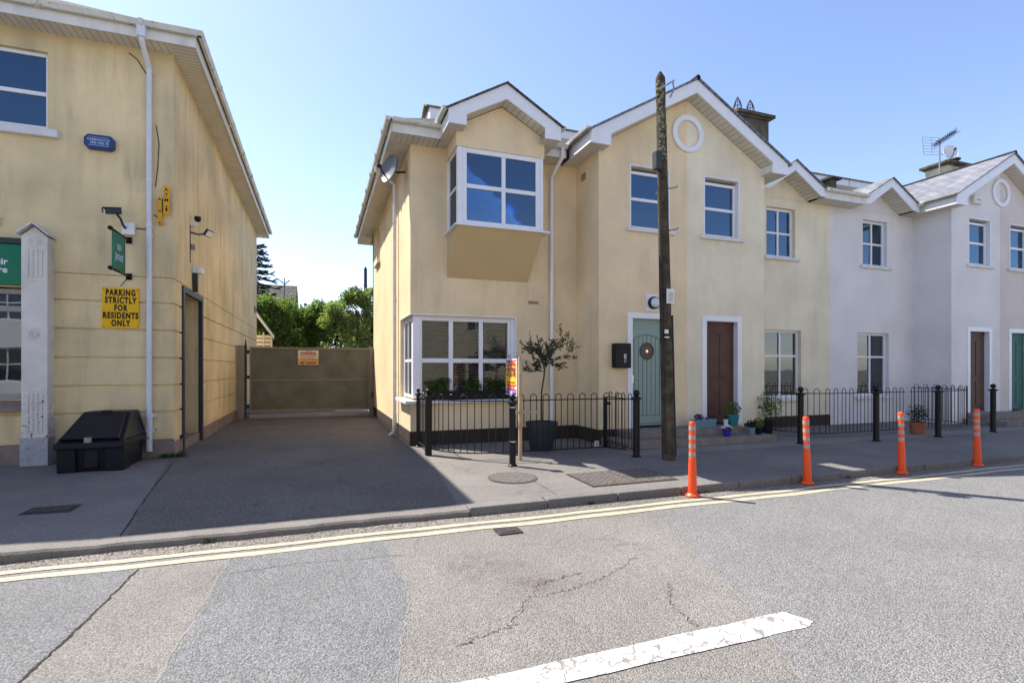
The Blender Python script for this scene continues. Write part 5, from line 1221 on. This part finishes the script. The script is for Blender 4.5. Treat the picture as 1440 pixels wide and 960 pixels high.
# ================================================================== telegraph pole
def pole():
    b0 = Vector((5.235, 6.98, 0)); top = Vector((5.075, 6.98, 6.15))
    t = thing('telegraph_pole', 'weathered wooden telegraph pole leaning slightly left on the pavement', 'pole', b0)
    at = lambda z: b0.lerp(top, z / 6.15)
    m = MB(); N = 26; pts = [at(6.05 * i / N) for i in range(N + 1)]; rr = random.Random(6)
    m.tube(pts + [top], [.103 - .030 * i / N + rr.uniform(-.003, .003) for i in range(N + 1)] + [.02], 16); m.build('shaft', 'pole_wood', t, smooth=True)
    l = MB(); 
    for k in range(110):
        z = 4.75 + rr.random() * 1.25; c = at(z); a = rr.gauss(-2.2, .45); r = .107 - .031 * z / 6; s = len(l.v); l.lathe([(.001, -.004), (.022, 0), (.016, .008), (.001, .011)], 0, 0, 0, 6)
        nv = Vector((math.cos(a), math.sin(a), 0)); l.xform(Matrix.Translation(c + nv * (r - .002)) @ nv.to_track_quat('Z', 'Y').to_matrix().to_4x4() @ Matrix.Scale(rr.uniform(.4, 1.2), 4), s)
    l.build('lichen', 'lichen', t)
    c = at(4.75); MB().box(c.x - .20, c.x - .085, c.y - .13, c.y - .02, 4.56, 4.84).build('junction_box', 'frame_dark', t, bevel=.008)
    s = MB()
    for z, sd in ((4.30, 1), (4.15, -1), (3.64, 1)):
        c = at(z); s.tube([c + Vector((sd * .06, -.02, 0)), c + Vector((sd * .19, -.10, .02)), c + Vector((sd * .20, -.10, .05))], .013, 6)
    c = at(5.85); s.tube([c + Vector((-.13, -.1, -.06)), c + Vector((.0, -.13, .02)), c + Vector((.17, -.12, .14))], .013, 6); s.tube([c + Vector((.14, -.12, .12)), c + Vector((.18, -.1, .0)), c + Vector((.12, -.08, -.12))], .013, 6)
    s.build('step_iron', 'grey_metal', t)
    cb = MB(); cb.tube([at(z) + Vector((-.098 + .003 * math.sin(z * 3), -.05, 0)) for z in [.1 + i * .3 for i in range(16)]], .012, 6); cb.tube([at(z) + Vector((.112 - .01 * z / 3, -.03, 0)) for z in [.05 + i * .25 for i in range(10)]], .018, 6); cb.build('cable', 'iron_dark', t)
    c = at(2.62); MB().box(c.x - .05, c.x + .08, c.y - .125, c.y - .105, 2.47, 2.70).build('notice_plate', 'white_plastic', t)
    q = MB(); [q.box(c.x - .03, c.x + .06, c.y - .128, c.y - .125, 2.50 + k * .02, 2.505 + k * .02) for k in range(8)]; q.build('lettering', 'iron_dark', t)
    c = at(2.0); r2 = MB(); r2.box(c.x - .10, c.x - .045, c.y - .13, c.y - .10, 2.0, 2.06); r2.box(c.x - .10, c.x - .03, c.y - .13, c.y - .10, 1.93, 1.95); r2.build('tag', 'white_plastic', t)
pole()
# ================================================================== orange bollards
def bollard(x, y, label, lean, k):
    t = thing('traffic_bollard', label, 'bollard', (x, y, -.112), 'orange flexible bollards along the kerb')
    zb = -.112
    base = MB(); base.lathe([(.085, 0), (.085, .012), (.065, .03), (.054, .04)], x, y, zb, 24); base.build('base', 'bollard', t, smooth=True)
    m = MB(); prof = [(.054, .03)]
    z = .05
    while z < .46:
        r = .053 - .012 * (z / .46); prof += [(r, z), (r + .004, z + .006), (r + .004, z + .016), (r, z + .022)]; z += .028
    prof += [(.040, .47), (.039, .88), (.036, .90), (.027, .912), (.001, .915)]
    m.lathe(prof, x, y, zb, 24); m.build('tube', 'bollard', t, smooth=True)
    for z0 in (.485, .59, .695, .805):
        s = MB(); s.lathe([(.0412, z0), (.0412, z0 + .050)], x, y, zb, 24); s.build('reflective_band', 'reflector', t, smooth=True)
    t.rotation_euler = (R(lean[0]), R(lean[1]), 0)
for k, (x, y, l, ln) in enumerate(((4.305, 5.27, 'nearest orange bollard, four pale bands, right of the telegraph pole', (0, -.3)), (6.24, 5.30, 'second orange bollard from the telegraph pole', (0, -1.8)), (8.17, 5.33, 'third orange bollard from the telegraph pole', (0, -1.2)), (9.98, 5.34, 'fourth and farthest orange bollard along the kerb', (0, -1.)))): bollard(x, y, l, ln, k)

# ================================================================== flower pots by the steps
def flowers(c, r, n, size, mt, seed, leafn=120):
    rr = random.Random(seed); mb = MB(); leafcloud(mb, [((c[0], c[1], c[2] - r * .2), (r, r, r * .7))], leafn, size * 1.1, rr, 'leaf_box')
    for i in range(n):
        a = rr.random() * 6.28; q = rr.random() ** .5 * r; p = Vector((c[0] + math.cos(a) * q, c[1] + math.sin(a) * q, c[2] + math.sqrt(max(0, r * r - q * q)) * .7 + rr.uniform(-.01, .01)))
        nv = Vector((rr.gauss(0, .5), rr.gauss(0, .5) - .4, 1)).normalized(); u_ = nv.orthogonal().normalized(); v_ = nv.cross(u_)
        for k in range(5):
            t1 = k * 1.257; t2 = t1 + 1.1; mb.add([p, p + (u_ * math.cos(t1) + v_ * math.sin(t1)) * size, p + (u_ * math.cos((t1 + t2) / 2) + v_ * math.sin((t1 + t2) / 2)) * size * 1.25 + nv * size * .2, p + (u_ * math.cos(t2) + v_ * math.sin(t2)) * size], [(0, 1, 2, 3)], mt)
    return mb
t = thing('flower_trough', 'pale blue rectangular trough with purple pansies on the upper step', 'planter', (7.15, 8.47, .27))
MB().prism([(8.41, .27), (8.53, .27), (8.56, .44), (8.38, .44)], 'x', 6.93, 7.44).build('trough', 'trough_blue', t, bevel=.008)
flowers((7.08, 8.47, .47), .09, 26, .022, 'petal_purple', 1).build('flowers', None, t); flowers((7.30, 8.47, .45), .05, 4, .018, 'petal_purple', 2, 60).build('flowers', None, t)
def pot(x, y, z, r, h, mt, label, seed, fl=None, fr_=.09, cat='plant pot', leafm='leaf_box', n=200):
    t = thing('plant_pot', label, cat, (x, y, z))
    MB().lathe([(r * .72, 0), (r, h), (r * 1.06, h), (r * 1.06, h * 1.12), (r * .9, h * 1.12), (r * .88, h * .98), (.001, h * .98)], x, y, z, 20).build('body', mt, t, smooth=True)
    if fl: flowers((x, y, z + h * 1.2), fr_, 40, .02, fl, seed).build('flowers', None, t)
    else:
        mb = MB(); leafcloud(mb, [((x, y, z + h * 1.15 + fr_ * .8), (fr_, fr_, fr_))], n, .022, random.Random(seed)); mb.build('foliage', leafm, t)
pot(7.47, 8.14, .13, .085, .12, 'pot_blue', 'small cobalt blue pot with white flowers on the lower step', 3, 'petal_white', .10)
pot(8.10, 8.16, .13, .075, .13, 'trough_blue', 'small grey blue pot with dark plant at the right end of the lower step', 4, None, .09, leafm='leaf_dark')
pot(8.33, 8.2, .13, .075, .12, 'black_plastic', 'small black pot with a bushy green plant at the very end of the lower step', 5, None, .11, leafm='leaf_hedge', n=320)
pot(8.05, 8.6, .27, .12, .20, 'pot_teal', 'teal pot on the upper step beside the second front door', 6, None, .16, leafm='leaf_hedge', n=400)
pot(7.62, 8.72, .27, .06, .14, 'pot_blue', 'dark blue pot behind the end of the pale blue trough', 7, None, .04, n=60)
pot(7.88, 8.62, .27, .05, .12, 'white_plastic', 'tiny white pot beside the teal pot', 9, None, .04, n=60)
pot(9.25, 8.9, .0, .16, .3, 'black_plastic', 'tall dark green shrub in a black pot under the pale cream house window', 12, None, .34, leafm='leaf_hedge', n=1400)
pot(12.35, 7.72, .0, .16, .24, 'terracotta', 'terracotta pot outside the railing near the third orange bollard', 8, None, .22, leafm='leaf_dark', n=500)
MB().box(4.72, 4.80, 8.44, 8.46, .02, .13).build('paper_label', 'paper', origin=(4.76, 8.45, .02), label='scrap of white card on the ground at the dark plinth behind the railing', cat='litter')

# ================================================================== background beyond the gate
def hedge(name, label, cat, blobs, n, size, mt, seed, trunks=()):
    rr = random.Random(seed); t = thing(name, label, cat, (blobs[0][0][0], blobs[0][0][1], 0)); mb = MB(); leafcloud(mb, blobs, n, size, rr, None, .6); mb.build('crown', mt, t)
    b = MB()
    for (x, y, h) in trunks:
        b.tube([(x, y, 0), (x + .05, y, h * .5), (x, y, h)], [.09, .07, .03], 7)
        for k in range(5): a = rr.random() * 6.28; b.tube([(x, y, h * .5), (x + math.cos(a) * .5, y + math.sin(a) * .5, h * .8), (x + math.cos(a) * .9, y + math.sin(a) * .9, h)], [.04, .025, .01], 5)
    b.build('trunk', 'bark', t)
def blobs(x0, x1, y, zf, rr, n, r=(.5, .8)):
    o = []
    for i in range(n):
        x = x0 + (x1 - x0) * rr.random(); zt = zf(x); z = rr.uniform(.4, zt - .3) if rr.random() < .45 else zt - rr.uniform(.3, .7); q = rr.uniform(*r); o.append(((x, y + rr.uniform(-.6, .6), z), (q, q * .8, q * .75)))
    return o
rr = random.Random(31)
def mass(x0, x1, y, zf, n, r=(.28, .5)):
    o = []
    for i in range(n):
        x = x0 + (x1 - x0) * (i + rr.random()) / n; q = rr.uniform(*r); zt = zf(x) - q * .6
        o.append(((x, y + rr.uniform(-.5, .5), zt), (q, q * .9, q * .85)))
        for k in range(3): o.append(((x + rr.uniform(-.4, .4), y + rr.uniform(-.4, .4), rr.uniform(1.6, zt)), (q * 1.15, q, q)))
        o.append(((x + rr.uniform(-.2, .2), y, zt + q * rr.uniform(.5, .9)), (q * .3, q * .3, q * .45)))
    return o
hedge('laurel_bush', 'leafy green bush behind the gate next to the slatted shed', 'bush', mass(-3.2, -1.1, 24.5, lambda x: 4.35 + .2 * math.sin(x * 5), 12), 13000, .06, 'leaf_hedge', 1, [(-2, 24.6, 3)])
hedge('laurel_bush', 'dense green bush behind the middle of the gate, below the cloud', 'bush', mass(-1.2, .7, 25.0, lambda x: 4.2 + .22 * math.sin(x * 4 + 1), 12), 13000, .06, 'leaf_hedge', 2, [(-.3, 25, 3)])
hedge('tall_shrub', 'tall pale green shrub rising beside the end house behind the gate', 'shrub', mass(.4, 2.7, 23.6, lambda x: 4.15 + .75 * min(1, max(0, (x - .5) / 1.0)) + .12 * math.sin(x * 6), 14, (.25, .45)), 14000, .055, 'leaf_light', 3, [(1.5, 23.7, 4), (1.9, 23.7, 4.2)])
hedge('dark_hedge', 'dark hedge mass just over the top of the brown gate', 'hedge', mass(-3.6, 3.2, 26.6, lambda x: 4.1, 26, (.5, .7)), 14000, .10, 'leaf_dark', 4, [(-1, 26.5, 2)])
# monkey puzzle
t = thing('monkey_puzzle_tree', 'dark monkey puzzle tree half hidden by the yellow side wall', 'tree', (-4.15, 38, 0))
MB().tube([(-4.15, 38, 0), (-4.12, 38, 5), (-4.1, 38, 9.6)], [.3, .22, .05], 8).build('trunk', 'bark', t)
cr = MB(); rr = random.Random(7)
def spiky(pts, r):
    cr.tube(pts, [r * (1 - .1 * i) for i in range(len(pts))], 6)
    for a, b in zip(pts[:-1], pts[1:]):
        a, b = Vector(a), Vector(b); d = (b - a).normalized(); n = max(4, int((b - a).length / .022))
        for k in range(n):
            p = a.lerp(b, (k + rr.random()) / n); o = Vector((rr.gauss(0, 1), rr.gauss(0, 1), rr.gauss(0, 1))); o = (o - d * o.dot(d)).normalized() * .8 + d * .7; o.normalize(); w_ = o.cross(d).normalized() * .025
            cr.add([p - w_, p + w_, p + o * .13], [(0, 1, 2)])
for k in range(64):
    u = k / 63; z = 5.6 + 3.8 * u; a = k * 2.4; L_ = (1.75 - .95 * u ** 2) * rr.uniform(.75, 1.1); dr = -.25 + .7 * u
    p0 = Vector((-4.1, 38, z)); dx, dy = math.cos(a), math.sin(a)
    pts = [p0, p0 + Vector((dx * L_ * .4, dy * L_ * .4, L_ * (.05 + dr * .3))), p0 + Vector((dx * L_ * .75, dy * L_ * .75, L_ * (-.05 + dr * .5))), p0 + Vector((dx * L_, dy * L_, L_ * (.05 + dr * .7)))]
    spiky(pts, .05)
    for s_ in (-1, 1):
        q = pts[2]; spiky([q, q + Vector((dx * .3 - s_ * dy * .22, dy * .3 + s_ * dx * .22, rr.uniform(-.12, .12)))], .04)
        q = pts[1]; spiky([q, q + Vector((dx * .35 - s_ * dy * .3, dy * .35 + s_ * dx * .3, rr.uniform(-.15, .1)))], .04)
cr.build('crown', 'leaf_dark', t)
t = thing('conifer_sapling', 'thin bare conifer sapling with tufts in front of the distant slate roof', 'tree', (-1.95, 34, 0)); cr = MB()
spiky([(-1.95, 34, 6.3), (-1.95, 34, 6.85)], .03)
for s_ in (-1, 1): spiky([(-1.95, 34, 6.45), (-1.95 + s_ * .28, 34, 6.72)], .03); spiky([(-1.95, 34, 5.2), (-1.95 + s_ * .55, 34, 5.35), (-1.95 + s_ * .7, 34, 5.65)], .03)
cr.build('crown', 'leaf_dark', t); MB().tube([(-1.95, 34, 0), (-1.95, 34, 6.7)], [.06, .02], 6).build('trunk', 'bark', t)
# distant house
t = thing('distant_house', 'distant house with a weathered slate roof above the hedge', 'house', (-5, 46, 0))
MB().box(-10, -1.95, 45.5, 50, 0, 6.9).build('wall', 'far_wall', t)
r = MB(); r.slab((-10.2, 45.0, 6.85), (-1.75, 45.0, 6.85), (-1.75, 48.0, 8.45), (-10.2, 48.0, 8.45), .08); r.slab((-1.75, 51, 6.85), (-10.2, 51, 6.85), (-10.2, 48.0, 8.45), (-1.75, 48.0, 8.45), .08); r.build('roof', 'slate_mossy', t)
w_ = MB(); w_.box(-4.0, -3.2, 45.45, 45.5, 4.2, 5.6); w_.build('window', 'interior', t)
t = thing('distant_pole', 'thin dark pole rising behind the tall shrub', 'pole', (2.55, 34, 0)); xd = 2.72
MB().tube([(xd, 34, 0), (xd, 34, 7.7), (xd, 34, 7.85)], [.13, .10, .01], 10).build('shaft', 'frame_dark', t, smooth=True); MB().box(xd - .12, xd + .12, 33.98, 34.02, 6.6, 6.66).build('crossbar', 'frame_dark', t)
# slatted shed
t = thing('slatted_shed', 'small shed with white slatted side peeking past the post office wall', 'shed', (-2.3, 23.4, 0))
s = MB()
for k in range(7): s.box(-2.9, -1.78, 23.2, 23.23, 1.75 + k * .155, 1.86 + k * .155)
s.box(-1.84, -1.78, 23.17, 23.2, 0, 2.72); s.box(-2.12, -2.08, 23.17, 23.2, 0, 2.9); s.build('slats', 'plate_cream', t)
r = MB(); r.slab((-1.70, 23.05, 2.78), (-1.70, 26, 2.78), (-2.9, 26, 4.5), (-2.9, 23.05, 4.5), .06); r.build('roof', 'slate', t)
b = MB(); b.prism([(-1.70, 2.62), (-1.70, 2.76), (-2.9, 4.48), (-2.9, 4.30)], 'y', 23.0, 23.045); b.build('bargeboard', 'upvc_old', t)
b = MB(); b.box(-2.9, -1.85, 23.3, 25.8, 0, 2.7); b.build('timber_wall', 'timber', t)

# ================================================================== opposite side of the road
def opposite(x0, x1, wallm, label, seed):
    t = thing('opposite_house', label, 'house', ((x0 + x1) / 2, -6.4, 0)); y = -6.4; w_ = x1 - x0
    hl = []
    for k in range(2):
        c = x0 + w_ * (.28 + .44 * k); hl.append((c - .5, c + .5, 3.4, 4.8)); hl.append((c - .6, c + .6, .9, 2.3)) if k == seed % 2 else hl.append((c - .45, c + .45, 0, 2.1))
    m = MB(); m.grid('y', y, -.3, x0, x1, 0, 5.6, hl); m.box(x0, x0 + .2, y - 7, y - .3, 0, 5.6); m.box(x1 - .2, x1, y - 7, y - .3, 0, 5.6); m.box(x0, x1, y - 7.2, y - 7, 0, 5.6); m.build('wall', wallm, t)
    for h in hl:
        if h[2] == 0: MB().box(h[0], h[1], y - .2, y - .15, 0, 2.1).build('door', 'door_brown', t); continue
        window(t, 'y', y - .12, h[0], h[1], h[2], h[3], [.5], [.5], inward=-1, glassm='glass_dark', room=False)
        MB().box(h[0], h[1], y - .9, y - .85, h[2], h[3]).build('window_back', 'interior', t)
    r = MB(); r.slab((x0, y + .35, 5.55), (x1, y + .35, 5.55), (x1, y - 3.5, 7.9), (x0, y - 3.5, 7.9), .08); r.slab((x0, y - 7.4, 5.55), (x1, y - 7.4, 5.55), (x1, y - 3.5, 7.9), (x0, y - 3.5, 7.9), .08); r.build('roof', 'slate', t)
for i, (a, b, m_, l) in enumerate(((-14, -6.05, 'lilac', 'pale house across the road, farthest left of that side'), (-6, 1.95, 'pale_cream', 'pale cream house across the road facing the driveway'), (2, 9.95, 'cream', 'cream house across the road, reflected in the ground floor window'), (10, 18, 'dusty_pink', 'pinkish house across the road facing the lilac house'), (18.05, 27, 'pale_cream', 'cream house across the road at the far right end'))): opposite(a, b, m_, l, i)

# ------------------------------------------------------------------ separate pieces of a part become parts of their own
SPLIT = {'hinge', 'soffit', 'fascia', 'gutter', 'plinth', 'step_iron', 'tag', 'screw', 'stem', 'cable', 'trim', 'door_panel', 'air_vent', 'rule', 'wire_band', 'corner_post', 'bay_post', 'track', 'clamp', 'handle', 'sticker', 'door_reveal', 'bracket'}
def split_pieces(o):
    me = o.data; n = len(me.vertices); par = list(range(n))
    def find(a):
        while par[a] != a: par[a] = par[par[a]]; a = par[a]
        return a
    for p in me.polygons:
        v = list(p.vertices)
        for q in v[1:]: par[find(q)] = find(v[0])
    isl = {}
    for i in range(n): isl.setdefault(find(i), []).append(i)
    boxes = []
    for r, vs in isl.items():
        co = [me.vertices[i].co for i in vs]; boxes.append([[r], [min(c[k] for c in co) for k in range(3)], [max(c[k] for c in co) for k in range(3)]])
    ch = True
    while ch:
        ch = False
        for i in range(len(boxes)):
            for j in range(i + 1, len(boxes)):
                a, b = boxes[i], boxes[j]
                if all(a[1][k] - .012 <= b[2][k] and b[1][k] - .012 <= a[2][k] for k in range(3)):
                    boxes[i] = [a[0] + b[0], [min(a[1][k], b[1][k]) for k in range(3)], [max(a[2][k], b[2][k]) for k in range(3)]]; boxes.pop(j); ch = True; break
            if ch: break
    if len(boxes) < 2: return
    root = {r: gi for gi, bx_ in enumerate(boxes) for r in bx_[0]}
    faces = [[] for _ in boxes]
    for p in me.polygons: faces[root[find(p.vertices[0])]].append(p)
    for gi, fs in enumerate(faces):
        idx = {}; vs = []; ff = []; mi = []
        for p in fs:
            f = []
            for v in p.vertices:
                if v not in idx: idx[v] = len(vs); vs.append(tuple(me.vertices[v].co))
                f.append(idx[v])
            ff.append(f); mi.append(p.material_index)
        m2 = bpy.data.meshes.new(me.name); m2.from_pydata(vs, [], ff)
        for m_ in me.materials: m2.materials.append(m_)
        for p, k, src in zip(m2.polygons, mi, fs): p.material_index = k; p.use_smooth = src.use_smooth
        c = o.copy(); c.data = m2; COL.objects.link(c); c.parent = o.parent
    kids = list(o.children)
    for k in kids: k.parent = c
    bpy.data.objects.remove(o)
for o in list(bpy.data.objects):
    if o.type == 'MESH' and o.parent is not None and o.name.split('.')[0] in SPLIT: split_pieces(o)
for o in bpy.data.objects:
    if o.name.split('.')[0] in ('lichen', 'rivets', 'moss') and o.parent: o['kind'] = 'stuff'
